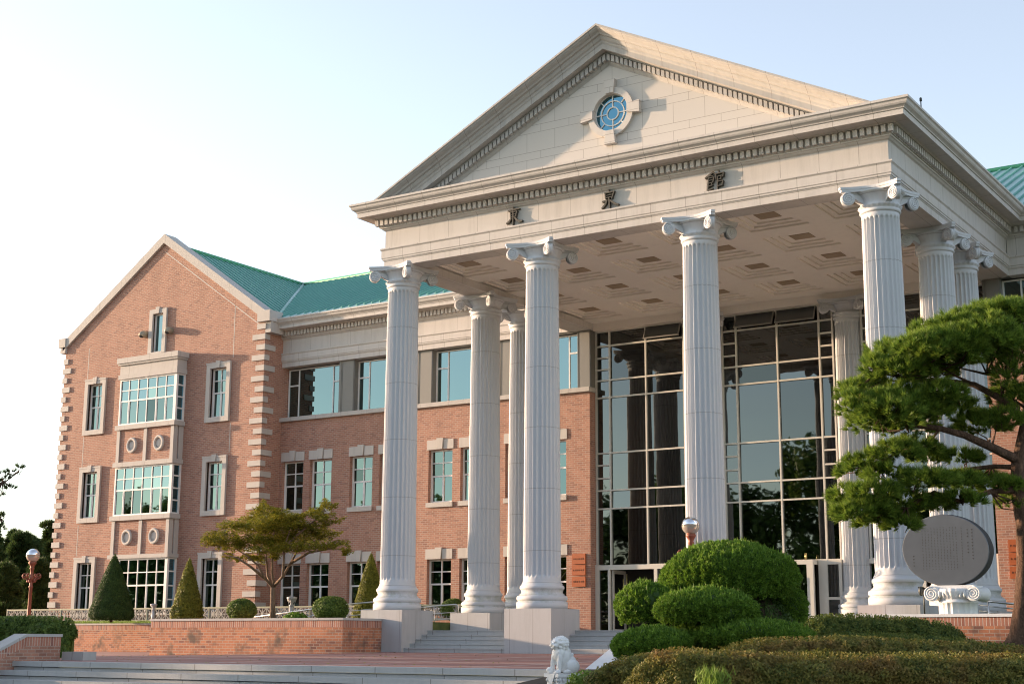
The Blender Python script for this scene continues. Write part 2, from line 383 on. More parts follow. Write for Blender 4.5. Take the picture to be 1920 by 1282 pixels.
lawn = MB(); lawn.add([(-42, 8.0, 1.12), (-9.15, 8.0, 1.12), (-9.15, 11.35, 1.38), (-42, 11.35, 1.38)], [(0, 1, 2, 3)]); lawn.box(-8.9, -.15, -2.85, 2.0, -.3, 1.10); lawn.box(-8.9, -.95, 2.0, 12.7, -.3, 1.08); lawn.box(-17.2, -8.9, 8.2, 12.7, -.3, 1.15)
lawn.box(18.1, 40, -2.85, 12.7, -.3, 1.05); lawn.box(-36, -31.9, 11.3, 30, -.3, 1.1)
tag(lawn.build('lawn', 'grass_ground'), kind='structure')
bed = MB(); Y = [-14.0, -15.5, -18, -21, -24, -30]; Zb = [-.2, -.3, -.55, -.95, -1.4, -2.05]
for i in range(5): bed.add([(15.9, Y[i], Zb[i]), (45, Y[i], Zb[i]), (45, Y[i+1], Zb[i+1]), (15.9, Y[i+1], Zb[i+1])], [(0, 1, 2, 3)])
bed.add([(16.6, -3.2, -.02), (45, -3.2, -.02), (45, -14.0, -.196), (16.6, -14.0, -.196)], [(0, 1, 2, 3)])
bed.add([(-2.3, -14.25, -.2), (-2.3, -24, -1.9), (-30, -24, -1.9), (-30, -14.25, -.2)], [(0, 1, 2, 3)])
tag(bed.build('planting_bed', 'soil'), kind='structure')

# ---------------- portico ----------------
PORT = empty('portico', (9, 6, 0), 'pale stone temple front with ten fluted columns and a triangular pediment', 'portico')
NF = 24; NA = NF*8
def flute(r, z, a):
    t = (a/(2*math.pi)*NF) % 1-.5
    e = min(1, max(0, (z-2.46)/.09))*min(1, max(0, (12.86-z)/.07)); e = e**.5
    w = .40*(.35+.65*e)
    return r-(.072*e*math.sqrt(max(0, 1-(t/w)**2)) if abs(t) < w else 0)
def make_column(x, y, ped0):
    sh = MB(); R = lambda z: .625-.065*((z-2.3)/10.7)**1.35
    zs = [2.26, 2.30, 2.36, 2.46, 2.48, 2.51, 2.55, 3.5, 5, 6.5, 8, 9.5, 11, 12.2, 12.79, 12.82, 12.85, 12.86, 12.92, 13.02]
    sh.lathe([((.655 if z == 2.26 else .64 if z == 2.30 else R(z)), z) for z in zs], (x, y, 0), NA, True, flute)
    c = sh.build('column', 'column_granite', PORT, origin=(x, y, 0)); c.location = Vector((x, y, 0))-PORT.location
    b = MB(); pr = [(.845, 1.43), (.845, 1.66), (.80, 1.67)]
    pr += [(.775+.07*math.sin(a), 1.77-.09*math.cos(a)) for a in np.linspace(.2, math.pi-.2, 7)] + [(.745, 1.87), (.745, 1.90), (.705, 1.92), (.68, 1.97), (.695, 2.01), (.70, 2.04)]
    pr += [(.70+.04*math.sin(a), 2.12-.07*math.cos(a)) for a in np.linspace(.1, math.pi-.1, 6)] + [(.675, 2.20), (.675, 2.245), (.655, 2.262)]
    b.lathe(pr, (x, y, 0), 64); b.build('base', 'column_granite', c, origin=(x, y, 0))
    p = MB(); p.box(x-.9, x+.9, y-.9, y+.9, ped0, 1.429); p.build('pedestal', 'pedestal_granite', c, origin=(x, y, 0))
    k = MB()
    bump = lambda r, z, a: r*(1+(.035*math.cos(24*a) if 13.17 < z < 13.24 else (-.03*abs(math.sin(14*a)) if z > 13.3 else 0)))
    k.lathe([(.56, 13.0), (.60, 13.02), (.615, 13.06), (.60, 13.10), (.58, 13.12), (.60, 13.14), (.62, 13.18), (.645, 13.21), (.61, 13.25), (.575, 13.27), (.585, 13.34), (.61, 13.42), (.66, 13.51), (.74, 13.60), (.78, 13.62)], (x, y, 0), 96, True, bump)
    w = .96; ch = .09; P = []
    for q in range(4):
        a = q*math.pi/2; ca, sa = math.cos(a), math.sin(a); ed = []
        for t in np.linspace(-1, 1, 13): ed.append((t*(w-ch), -(w-.27*(1-t*t))))
        P += [(ca*u-sa*v, sa*u+ca*v) for u, v in ed]
    n = len(P)
    for z0, z1, sc_ in ((13.625, 13.70, .975), (13.70, 13.778, 1.0)):
        vs = [(x+a*sc_, y+b_*sc_, z0) for a, b_ in P]+[(x+a*sc_, y+b_*sc_, z1) for a, b_ in P]
        k.add(vs, [tuple(range(n-1, -1, -1)), tuple(range(n, 2*n))]+[(i, (i+1) % n, (i+1) % n+n, i+n) for i in range(n)])
    for q in range(4):
        a = math.pi/4+q*math.pi/2; d = np.array([math.cos(a), math.sin(a), 0]); t = np.array([-math.sin(a), math.cos(a), 0]); c0 = np.array([x, y, 0])+d*1.07+np.array([0, 0, 13.415])
        m = 28
        for sgn in (-1, 1):
            w_ = D2R(19); nd = t*sgn*math.cos(w_)+d*math.sin(w_); ud = d*math.cos(w_)-t*sgn*math.sin(w_); cc = c0+t*sgn*.068-d*.01; vs = []
            for off, rr in ((-.05, .20), (.035, .205), (.045, .19)): vs += [cc+nd*off+ud*rr*math.cos(h)+np.array([0, 0, rr*math.sin(h)]) for h in np.linspace(0, 2*math.pi, m, False)]
            k.add(vs, [(j*m+i, j*m+(i+1) % m, (j+1)*m+(i+1) % m, (j+1)*m+i) for j in range(2) for i in range(m)]+[tuple(range(2*m, 3*m))])
            k.tube([cc+nd*.047+ud*(-r_*math.cos(h)) + np.array([0, 0, r_*math.sin(h)]) for h, r_ in zip(np.linspace(math.pi/2, math.pi*5.5, 44), np.linspace(.183, .03, 44))], .020, 5)
        # web running from the bell up into the scroll
        pts = [(.55, 13.27), (.78, 13.40), (.90, 13.45), (1.10, 13.59), (1.20, 13.627), (.6, 13.627)]
        vs = [c0*0+np.array([x, y, 0])+d*r_+t*sg*.095+np.array([0, 0, z_]) for sg in (-1, 1) for r_, z_ in pts]; m = len(pts)
        k.add(vs, [tuple(range(m)), tuple(range(2*m-1, m-1, -1))]+[(i, i+m, (i+1) % m+m, (i+1) % m) for i in range(m)])
    k.build('capital', 'column_granite', c, origin=(x, y, 0))
    return c
cA = make_column(0, 0, -.3); cB = make_column(0, 5.4, .748)
for x in (6, 12, 18): copy_tree(cA, PORT, Vector((x, 0, 0))-PORT.location)
for x, y in ((18, 5.4), (0, 8.21), (18, 8.21), (6, 13.5), (12, 13.5)): copy_tree(cB, PORT, Vector((x, y, 0))-PORT.location)
BODY = [(.52, 13.78), (.52, 14.0), (.535, 14.01), (.55, 14.045), (.575, 14.05), (.575, 14.10), (.60, 14.12), (.60, 14.39), (.615, 14.41), (.645, 14.44), (.645, 14.49), (.50, 14.50), (.50, 15.15),
        (.52, 15.17), (.56, 15.19), (.60, 15.235), (.64, 15.25), (.64, 15.30), (.68, 15.305), (.68, 15.555), (.82, 15.56), (.86, 15.59), (.90, 15.60), (1.25, 15.605), (1.25, 15.775), (1.285, 15.78),
        (1.295, 15.81), (1.33, 15.84), (1.385, 15.875), (1.415, 15.92), (1.43, 15.98), (1.46, 16.01), (1.48, 16.015), (1.48, 16.09), (.5, 16.14)]
pathP = lambda a: [(-a, 13.2-a), (-a, -a if a > 0 else .3), (18+a, -a if a > 0 else .3), (18+a, 13.2-a)]
e = MB(); e.sweep([(-.58, 14.06), (-.58, 13.78)]+BODY, pathP)
def dentils(m, p0, p1, n_, axis):    # teeth between two points along a wall
    for i in range(n_):
        t = (i+.5)/n_; q = p0+(p1-p0)*t; h = abs(p1-p0)/n_*.31
        m.box(*((q-h, q+h)+axis[0] if axis[2] == 'x' else axis[0]+(q-h, q+h)), 15.325, 15.545)
dentils(e, -.80, 18.80, 90, ((-.80, -.67), None, 'x'))
dentils(e, -.55, 12.4, 60, ((18.67, 18.80), None, 'y'))
dentils(e, -.55, 12.4, 60, ((-.80, -.67), None, 'y'))
e.build('entablature', 'entablature_stone', PORT)
bb = MB(); bb.box(.585, 17.415, 12.95, 13.5, 13.72, 14.4); bb.build('back_beam', 'ceiling_plaster', PORT)
# coffered ceiling
c = MB(); ZC = 14.05; XS = [.58]; YS = [.3]
for i in range(6):
    for j in range(4):
        cx, cy = 1.5+3*i, 2.05+3*j+.0; h = 1.05; z = ZC
        for s_, dz in ((h, .06), (h-.2, .06), (h-.4, .06)):
            h2 = s_; z2 = z+dz
            c.add([(cx-h2, cy-h2, z), (cx+h2, cy-h2, z), (cx+h2, cy+h2, z), (cx-h2, cy+h2, z), (cx-h2, cy-h2, z2), (cx+h2, cy-h2, z2), (cx+h2, cy+h2, z2), (cx-h2, cy+h2, z2)], [(0, 1, 5, 4), (1, 2, 6, 5), (2, 3, 7, 6), (3, 0, 4, 7)])
            h3 = h2-.2 if s_ > h-.35 else 0
            if h3: c.add([(cx+a*h2, cy+b*h2, z2) for a, b in ((-1, -1), (1, -1), (1, 1), (-1, 1))]+[(cx+a*h3, cy+b*h3, z2) for a, b in ((-1, -1), (1, -1), (1, 1), (-1, 1))], [(0, 1, 5, 4), (1, 2, 6, 5), (2, 3, 7, 6), (3, 0, 4, 7)])
            else: c.add([(cx+a*h2, cy+b*h2, z2) for a, b in ((-1, -1), (1, -1), (1, 1), (-1, 1))], [(0, 1, 2, 3)])
            z = z2
xb = [.585]+[v for i in range(6) for v in (.45+3*i, 2.55+3*i)]+[17.415]; xb[1] = .586
xb = [.585]+[v for i in range(6) for v in (max(.5859, .45+3*i), min(17.414, 2.55+3*i))]+[17.415]
yb = [.3]+[v for j in range(4) for v in (1.0+3*j, 3.1+3*j)]+[12.95]
for i in range(len(xb)-1):
    for j in range(len(yb)-1):
        if i % 2 and j % 2: continue
        c.add([(xb[i], yb[j], ZC), (xb[i+1], yb[j], ZC), (xb[i+1], yb[j+1], ZC), (xb[i], yb[j+1], ZC)], [(0, 1, 2, 3)])
c.build('coffered_ceiling', 'ceiling_plaster', PORT)
lp = MB(); lp.box(-.37, .37, -.31, .31, ZC+.16, ZC+.178)
L0 = None
for i in range(6):
    for j in range(4):
        loc = Vector((1.5+3*i, 2.05+3*j, 0))-PORT.location
        if L0 is None: L0 = lp.build('ceiling_light', 'light_panel', PORT, origin=(0, 0, 0)); L0.location = loc
        else: copy_tree(L0, PORT, loc)
# pediment: raking cornice
RK = [(1.44, 0), (1.44, .07), (1.40, .08), (1.38, .13), (1.31, .19), (1.24, .23), (1.20, .29), (1.13, .31), (1.12, .35), (1.08, .42), (1.03, .46), (1.01, .53), (.99, .55), (.98, .58), (.98, .75), (.70, .76), (.69, .80), (.66, .81), (.62, .82), (.62, 1.06), (.60, 1.07), (.58, 1.12), (.52, 1.20)]
AP = 20.78; ZB = 16.085
p = MB()
for sgn in (-1, 1):
    vs = []
    for a, d in RK:
        vs += [(9+sgn*(AP-d-ZB)/.5, -a, ZB), (9, -a, AP-d)]
    p.add(vs, [(2*i, 2*i+1, 2*i+3, 2*i+2) for i in range(len(RK)-1)])
    p.add([(9+sgn*(AP-ZB)/.5, -1.44, ZB), (9, -1.44, AP), (9, 1.0, AP+.02), (9+sgn*(AP-ZB)/.5, 1.0, ZB+.02)], [(0, 1, 2, 3)])
    nd = 43
    for i in range(nd):
        t = (i+.5)/nd; X = 9+sgn*7.35*t; z1 = AP-.835-.5*abs(X-9); hw = .058
        q = [(X-hw, z1-.5*sgn*(-hw)), (X+hw, z1-.5*sgn*hw), (X+hw, z1-.215-.5*sgn*hw), (X-hw, z1-.215+.5*sgn*hw)]
        if q[2][1] < ZB: continue
        p.prism(q, -.75, -.615)
p.build('raking_cornice', 'rake_shade_stone', PORT)
t = MB(); 
OC = (9.08, 17.87)
def ring_poly(n=48, r=.66): return [(OC[0]+r*math.cos(2*math.pi*i/n), OC[1]+r*math.sin(2*math.pi*i/n)) for i in range(n)]
# tympanum with a round hole, built as fans around the hole
rp = ring_poly(); outer = []
tri = [(9-(AP-1.15-ZB)/.5, ZB), (9+(AP-1.15-ZB)/.5, ZB), (9, AP-1.15)]
for x_, z_ in rp:
    dx, dz = x_-OC[0], z_-OC[1]; best = 1e9
    for k_ in range(3):
        (ax, az), (bx, bz) = tri[k_], tri[(k_+1) % 3]; ex, ez = bx-ax, bz-az; den = dx*ez-dz*ex
        if abs(den) > 1e-9:
            tt = ((ax-OC[0])*ez-(az-OC[1])*ex)/den; ss = ((ax-OC[0])*dz-(az-OC[1])*dx)/den
            if tt > 0 and -1e-6 <= ss <= 1+1e-6: best = min(best, tt)
    outer.append((OC[0]+dx*best, OC[1]+dz*best))
n = len(rp); vs = [(a, -.52, b) for a, b in rp]+[(a, -.52, b) for a, b in outer]+[(a, -.52, b) for a, b in tri]
fs = [(i, (i+1) % n, (i+1) % n+n, i+n) for i in range(n)]
for k_, cpt in enumerate(tri):     # corner triangles
    best = min(range(n), key=lambda i: 0 if False else (abs(math.atan2(cpt[1]-OC[1], cpt[0]-OC[0])-math.atan2(rp[i][1]-OC[1], rp[i][0]-OC[0])-.0)) % (2*math.pi))
    for i in range(n):
        a0 = math.atan2(rp[i][1]-OC[1], rp[i][0]-OC[0]); a1 = a0+2*math.pi/n; ac = math.atan2(cpt[1]-OC[1], cpt[0]-OC[0])
        for o_ in (0, 2*math.pi, -2*math.pi):
            if a0 <= ac+o_ < a1: fs.append((i+n, (i+1) % n+n, 2*n+k_))
t.add(vs, fs)
t.add([(a, y_, b) for y_ in (-.52, -.40) for a, b in rp], [(i, (i+1) % n, (i+1) % n+n, i+n) for i in range(n)])
t.build('tympanum', 'tympanum_stone', PORT)
o = MB()
def ring(m, r0, r1, y0, y1, n=48):
    vs = [(OC[0]+r*math.cos(2*math.pi*i/n), y, OC[1]+r*math.sin(2*math.pi*i/n)) for r, y in ((r0, y1), (r0, y0), (r1, y0), (r1, y1)) for i in range(n)]
    m.add(vs, [(j*n+i, j*n+(i+1) % n, ((j+1) % 4)*n+(i+1) % n, ((j+1) % 4)*n+i) for j in range(4) for i in range(n)])
ring(o, .655, .87, -.64, -.521)
for a in range(4):
    ca, sa = math.cos(a*math.pi/2), math.sin(a*math.pi/2)
    o.prism([(OC[0]+ca*u-sa*v, OC[1]+sa*u+ca*v) for u, v in ((.66, -.15), (1.13, -.21), (1.13, .21), (.66, .15))], -.70, -.522)
ow = o.build('oculus_window', 'tympanum_stone', PORT)
f = MB()
for r in (.20, .42, .635): ring(f, r, r+.035, -.47, -.41)
for a in range(8):
    ca, sa = math.cos(a*math.pi/4), math.sin(a*math.pi/4); r0 = .2 if a % 2 == 0 else .44
    f.prism([(OC[0]+ca*u-sa*v, OC[1]+sa*u+ca*v) for u, v in ((r0+.03, -.017), (.64, -.017), (.64, .017), (r0+.03, .017))], -.465, -.415)
f.build('frame', 'white_frame', ow)
gl = MB(); gl.prism(ring_poly(48, .66), -.43, -.402); gl.build('glass', 'blue_glass', ow)
pr_ = MB()      # portico roof behind the pediment
for sgn in (-1, 1): pr_.add([(9, .9, 20.74), (9, 21.9, 20.74), (9+sgn*9.6, 21.9, 15.95), (9+sgn*9.6, .9, 15.95), (9, .9, 20.64), (9, 21.9, 20.64), (9+sgn*9.6, 21.9, 15.85), (9+sgn*9.6, .9, 15.85)], [(0, 1, 2, 3), (4, 5, 6, 7), (0, 3, 7, 4)])
pr_.add([(9-9.3, .9, 16.1), (9+9.3, .9, 16.1), (9, .9, 20.7)], [(0, 1, 2)])
pr_.build('roof', 'green_copper', PORT)
# the three characters on the frieze, each a set of thick brush strokes
GLY = {
 (940, 380): [([(350, 410), (600, 350), (880, 295)], 75), ([(590, 235), (585, 600), (580, 1095)], 62), ([(460, 470), (480, 750)], 62), ([(770, 420), (715, 670)], 62), ([(470, 720), (720, 655)], 50), ([(460, 480), (770, 420)], 60), ([(480, 600), (740, 545)], 42), ([(500, 790), (400, 930), (280, 1020)], 92), ([(680, 740), (790, 860), (900, 905), (1010, 880)], 105)],
 (1120, 345): [([(560, 300), (590, 410)], 72), ([(395, 470), (420, 730)], 62), ([(360, 460), (600, 415), (830, 355)], 60), ([(820, 370), (715, 700)], 68), ([(470, 575), (720, 515)], 42), ([(430, 690), (720, 625)], 50), ([(580, 690), (600, 950), (615, 1170)], 72), ([(275, 875), (430, 820)], 85), ([(490, 790), (430, 960), (330, 1100), (245, 1190)], 85), ([(640, 800), (780, 900), (900, 970), (1030, 990)], 95)],
 (1310, 315): [([(710, 210), (530, 370), (345, 515)], 88), ([(710, 220), (830, 320)], 62), ([(530, 425), (720, 385)], 42), ([(490, 500), (475, 800), (455, 1080)], 60), ([(490, 520), (770, 450)], 52), ([(770, 450), (700, 710)], 60), ([(500, 640), (720, 575)], 42), ([(500, 760), (700, 700)], 48), ([(490, 910), (690, 840)], 50), ([(640, 730), (660, 850)], 40), ([(450, 1085), (690, 1010)], 75), ([(960, 140), (1000, 230)], 70), ([(850, 300), (1230, 215)], 58), ([(850, 300), (860, 545)], 58), ([(1220, 220), (1190, 420)], 58), ([(930, 425), (1120, 390)], 42), ([(1120, 390), (1090, 545)], 46), ([(940, 585), (1100, 540)], 42), ([(935, 425), (935, 1060)], 62), ([(950, 665), (1190, 615)], 48), ([(1190, 615), (1160, 850)], 52), ([(960, 880), (1160, 840)], 48)]}
for (ox, oz), strokes in GLY.items():
    m = MB()
    for si, (pts, w) in enumerate(strokes):
        P2 = [onY(ox+a/25.63, oz+b/25.63, -.56) for a, b in pts]; P2 = [np.array([q[0], q[2]]) for q in P2]; r = w/25.63/53/2*1.0
        L_, R_ = [], []
        for i, q in enumerate(P2):
            d = P2[min(i+1, len(P2)-1)]-P2[max(i-1, 0)]; d /= np.linalg.norm(d); nn = np.array([-d[1], d[0]])*r
            e_ = d*r*.5*(1 if i == len(P2)-1 else -1 if i == 0 else 0); tp = .72 if i in (0, len(P2)-1) else 1
            L_.append(q+nn*tp+e_); R_.append(q-nn*tp+e_)
        m.prism([tuple(v) for v in L_+R_[::-1]], -.605-.0011*si, -.498+.0007*si)
    m.build('letter', 'bronze', PORT)

# ---------------- generic wall and windows ----------------
def wall(m, x0, x1, z0, top, holes, Y, depth=.22, extra=()):
    xs = sorted(set([x0, x1]+[h[0] for h in holes]+[h[1] for h in holes]+list(extra)))
    tf = top if callable(top) else (lambda x: top)
    for xa, xb in zip(xs[:-1], xs[1:]):
        hs = sorted([h for h in holes if h[0] <= xa+1e-6 and h[1] >= xb-1e-6], key=lambda h: h[2]); z = z0
        for h in hs:
            if h[2] > z: m.add([(xa, Y, z), (xb, Y, z), (xb, Y, h[2]), (xa, Y, h[2])], [(0, 1, 2, 3)])
            z = h[3]
        if tf(xa) > z or tf(xb) > z: m.add([(xa, Y, z), (xb, Y, z), (xb, Y, tf(xb)), (xa, Y, tf(xa))], [(0, 1, 2, 3)])
    for a, b, c_, d in holes:
        m.add([(a, Y, c_), (b, Y, c_), (b, Y, d), (a, Y, d), (a, Y+depth, c_), (b, Y+depth, c_), (b, Y+depth, d), (a, Y+depth, d)], [(0, 1, 5, 4), (1, 2, 6, 5), (2, 3, 7, 6), (3, 0, 4, 7)])
def bars(m, x0, x1, z0, z1, xs, zs, Y, w=.045, fw=.075, d=.09):
    m.box(x0, x0+fw, Y, Y+d, z0, z1); m.box(x1-fw, x1, Y, Y+d, z0, z1); m.box(x0+fw, x1-fw, Y, Y+d, z0, z0+fw); m.box(x0+fw, x1-fw, Y, Y+d, z1-fw, z1)
    for x in xs: m.box(x-w/2, x+w/2, Y+.012, Y+d-.01, z0+fw, z1-fw)
    xx = [x0+fw]+[v for x in xs for v in (x-w/2, x+w/2)]+[x1-fw]
    for z in zs:
        z, ww = (z, w) if not isinstance(z, tuple) else z
        for i in range(0, len(xx), 2): m.box(xx[i], xx[i+1], Y+.015, Y+d-.012, z-ww/2, z+ww/2)
def sash_window(w, h, mat='teal_glass', frac=(.25, .50), rows=True):
    """local mesh: x in [-w/2,w/2], z in [0,h], frame front at y=0"""
    f = MB(); bars(f, -w/2, w/2, 0, h, [0], [h*(1-frac[0]), (h*(1-frac[1]), .075)], 0)
    f.box(-w/2+.075, -w/2+.12, .02, .07, .075, h*(1-frac[1])-.04); f.box(.022, .07, .02, .07, .075, h*(1-frac[1])-.04)
    g_ = MB(); panes(g_, [-w/2+.04, 0, w/2-.04], [.04, h*(1-frac[1]), h*(1-frac[0]), h-.04], .058)
    return f, g_
def panes(m, xs, zs, Y):     # separate panes, each set very slightly out of true
    for i in range(len(xs)-1):
        for j in range(len(zs)-1):
            jx, jz = RNG.normal(0, .0035, 2); m.add([(xs[i]+.005, Y-jx-jz, zs[j]+.005), (xs[i+1]-.005, Y+jx-jz, zs[j]+.005), (xs[i+1]-.005, Y+jx+jz, zs[j+1]-.005), (xs[i]+.005, Y-jx+jz, zs[j+1]-.005)], [(0, 1, 2, 3)])
def place_window(parent, proto, x, Y, z):
    return copy_tree(proto, parent, Vector((x, Y, z))-world(parent))

# ---------------- main building ----------------
MAIN = empty('main_building', (-8, 13, 0), 'long brick hall behind the columns with green standing seam roof and band of teal windows', 'building')
YW = 12.75
PAIRS = [(-17.06, -15.69), (-15.27, -13.90), (-12.76, -11.39), (-10.97, -9.60), (-8.10, -6.75), (-6.30, -4.95), (-3.86, -2.49), (-2.07, -.70)]
RP = [(18-b, 18-a) for a, b in PAIRS]
UP, LO = (6.60, 9.03), (1.80, 4.03)
holes = [(a, b, *z) for a, b in PAIRS for z in (UP, LO)]; holesR = [(a, b, *z) for a, b in RP for z in (UP, LO)]
m = MB(); wall(m, -17.25, .5, -.3, 11.02, holes, YW); m.add([(.5, YW, -.3), (.5, 13.6, -.3), (.5, 13.6, 11.02), (.5, YW, 11.02)], [(0, 1, 2, 3)])
wall(m, 17.5, 46, -.3, 11.02, holesR, YW); m.add([(17.5, YW, -.3), (17.5, 13.6, -.3), (17.5, 13.6, 11.02), (17.5, YW, 11.02)], [(0, 1, 2, 3)])
m.add([(46, YW, -.3), (46, 33, -.3), (46, 33, 16), (46, YW, 16), (-31.9, 33, -.3), (-31.9, 33, 16)], [(0, 1, 2, 3), (1, 4, 5, 2)])
m.build('brick_wall', 'brick', MAIN)
W_, H_ = 1.37, UP[1]-UP[0]
def win_proto(parent, w, h, mat):
    f, g_ = sash_window(w, h); fo = f.build('window', 'white_frame', parent, origin=(0, 0, 0)); g_.build('glass', mat, fo, origin=(0, 0, 0))
    return fo
def lintel_sill(fo, w, h, Y0, lintel=True):
    m = MB(); d = -.20-.04        # local y of the wall face minus projection
    m.box(-w/2-.06, -.19, d, -.2+.05, h+.002, h+.45); m.box(.19, w/2+.06, d, -.2+.05, h+.002, h+.45)
    m.prism([(-.135, h+.002), (.135, h+.002), (.188, h+.52), (-.188, h+.52)], d-.05, -.2+.05)
    m.build('lintel', 'plain_stone', fo, origin=(0, 0, 0))
    s = MB(); s.box(-w/2-.05, w/2+.05, -.2-.10, -.2+.13, -.22, -.002); s.build('sill', 'plain_stone', fo, origin=(0, 0, 0))
wU = win_proto(MAIN, W_, H_, 'sash_glass'); lintel_sill(wU, W_, H_, YW)
wL = win_proto(MAIN, W_, LO[1]-LO[0], 'sash_glass'); lintel_sill(wL, W_, LO[1]-LO[0], YW)
k = 0
for a, b in PAIRS+RP[:2][::-1]+RP[-1:]+RP[-2:-1]+RP[2:6]:
    for pro, z in ((wU, UP[0]), (wL, LO[0])):
        loc = Vector(((a+b)/2, YW+.2, z))-MAIN.location
        if k < 2: pro.location = loc
        else: copy_tree(pro, MAIN, loc)
        k += 1
# band windows between grey panels, over a stone sill
def strip(m, g_, x0, x1, lead=True):
    z0, z1, Y = 11.225, 13.72, 13.16
    xs = [x0+.68, x1-.62]; bars(m, x0, x1, z0, z1, xs, [], Y, .06, .06, .1)
    for a, b in ((x0+.06, xs[0]-.03), (xs[1]+.03, x1-.06)): m.box(a, b, Y+.01, Y+.09, 12.86, 12.93)
    g_.box(x0+.02, x1-.02, Y+.05, Y+.06, z0+.02, z1-.02)
PIL = [(-13.68, -12.72), (-8.97, -8.03), (-4.35, -3.4), (-.15, .5)]
edges = [-17.2]+[v for q in PIL for v in q]
def band(edges, pil):
    for i in range(0, len(edges)-1, 2):
        m, g_ = MB(), MB(); strip(m, g_, edges[i], edges[i+1]); fo = m.build('band_window', 'white_frame', MAIN); g_.build('glass', 'teal_glass', fo)
    for a, b in pil:
        m = MB(); m.box(a, b, 12.86, 13.35, 11.222, 13.779); c_ = (a+b)/2; m.box(c_-.30, c_-.27, 12.845, 12.86, 11.222, 13.77); m.box(a+.04, c_-.33, 12.835, 12.86, 11.23, 13.77); m.box(c_-.22, b-.04, 12.83, 12.86, 11.23, 13.77)
        m.build('grey_panel', 'grey_panel', MAIN)
band(edges, PIL); PR = [(18-b, 18-a) for a, b in PIL][::-1]; PR = sorted(PR)
band([PR[0][1]]+[v for q in PR[1:] for v in q]+[35.2], PR)
for x0, x1 in ((-17.25, .56), (17.44, 46)): m = MB(); m.box(x0, x1, 12.60, 13.45, 11.024, 11.22); m.build('stone_band', 'trim_stone', MAIN)
for q_ in ((-17.25, .5, 12.8, 13.45, 13.781, 13.9), (17.5, 46, 12.8, 13.45, 13.781, 13.9), (-17.25, .45, 13.46, 13.5, 11.2, 13.8), (17.55, 46, 13.46, 13.5, 11.2, 13.8)): m = MB(); m.box(*q_); m.build('soffit', 'grey_panel', MAIN)
e = MB()
e.sweep([(.0, 13.78)]+BODY, lambda a: [(-17.25, 13.2-a), (-max(a, .52) if a < .52 else -a, 13.2-a)])
dentils(e, -17.2, -.85, 76, ((12.40, 12.53), None, 'x')); e.build('entablature', 'entablature_stone', MAIN); e = MB()
e.sweep([(.0, 13.78)]+BODY, lambda a: [(18+max(a, .52), 13.2-a), (46, 13.2-a)])
dentils(e, 18.85, 40, 98, ((12.40, 12.53), None, 'x')); e.build('entablature', 'entablature_stone', MAIN)
def roof_slope(m, A, B, C_, D, n_, up):     # A-B ridge, D-C eave; seams from ridge to eave
    A, B, C_, D = map(np.array, (A, B, C_, D)); m.add([A, B, C_, D], [(0, 1, 2, 3)])
    return m
r = MB(); EZ, RZ, EY, RY = 16.12, 21.0, 11.85, 22.4
r.add([(-24.6, RY, RZ), (46, RY, RZ), (46, EY, EZ), (-17.0, EY, EZ)], [(0, 1, 2, 3)])
r.add([(-24.6, RY, RZ), (46, RY, RZ), (46, 33, 16), (-24.6, 33, 16)], [(0, 1, 2, 3)])
sm_ = MB(); nx = 150
for i in range(nx):
    X = -24.3+i*.47
    y0 = EY+.22 if X > -17.0 else EY+.22+(-17.0-X)/7.6*(RY-EY)
    if y0 > RY-.3: continue
    if X > 45.5: break
    z0 = EZ+(y0-EY)/(RY-EY)*(RZ-EZ); s_ = (RZ-EZ)/(RY-EY)
    sm_.add([(X-.032, y0, z0), (X+.032, y0, z0), (X+.032, RY, RZ), (X-.032, RY, RZ), (X-.032, y0, z0+.09), (X+.032, y0, z0+.09), (X+.032, RY, RZ+.09), (X-.032, RY, RZ+.09)], [(4, 5, 6, 7), (0, 4, 7, 3), (1, 2, 6, 5), (0, 1, 5, 4)])
sm_.build('standing_seams', 'seam_shade_green', MAIN); rc = MB(); rc.tube([(-24.6, RY, RZ+.04), (46, RY, RZ+.04)], .13, 6); rc.build('ridge_cap', 'ridge_green', MAIN)
r.tube([(-24.6, RY, RZ+.05), (-20.8, EY+5.25, EZ+2.47), (-17.1, EY+.1, EZ+.06)], .10, 4)
r.build('roof', 'green_copper', MAIN)
# curtain wall in three bays between brick and the two rear columns
GY = 13.3; ZS = [13.70, 13.05, 11.53, 10.77, 8.35, 6.74, 5.96, 3.55]; ZX = [12.53, 12.01, 7.83, 7.27]
def bay(xl, xr, v1, v2, v3, sl, sr):
    m = MB(); w = .064
    for x in [xl+.05, xr-.05]+[v for v in (v1, v2, v3) if v]: m.box(x-w/2, x+w/2, GY-.10, GY+.05, 3.55, 13.72)
    vx = [xl+.05]+[v for v in (v1, v2, v3) if v]+[xr-.05]
    for i in range(len(vx)-1):
        a, b = vx[i]+w/2, vx[i+1]-w/2
        for z in ZS: m.box(a, b, GY-.095, GY+.045, z-w/2, z+w/2)
        if (i == 0 and sl) or (i == len(vx)-2 and sr):
            for z in ZX: m.box(a, b, GY-.094, GY+.044, z-w/2, z+w/2)
    fo = m.build('curtain_wall', 'curtain_frame', MAIN)
    g_ = MB()
    for i in range(len(vx)-1):        # each pane its own sheet, set very slightly out of true like real glazing
        for j in range(len(ZS)-1):
            jx, jz = RNG.normal(0, .004, 2); a, b, z1, z0 = vx[i]+.02, vx[i+1]-.02, ZS[j], ZS[j+1]
            g_.add([(a, GY-jx-jz, z0), (b, GY+jx-jz, z0), (b, GY+jx+jz, z1), (a, GY-jx+jz, z1)], [(0, 1, 2, 3)])
    g_.build('glass', 'dark_glass', fo)
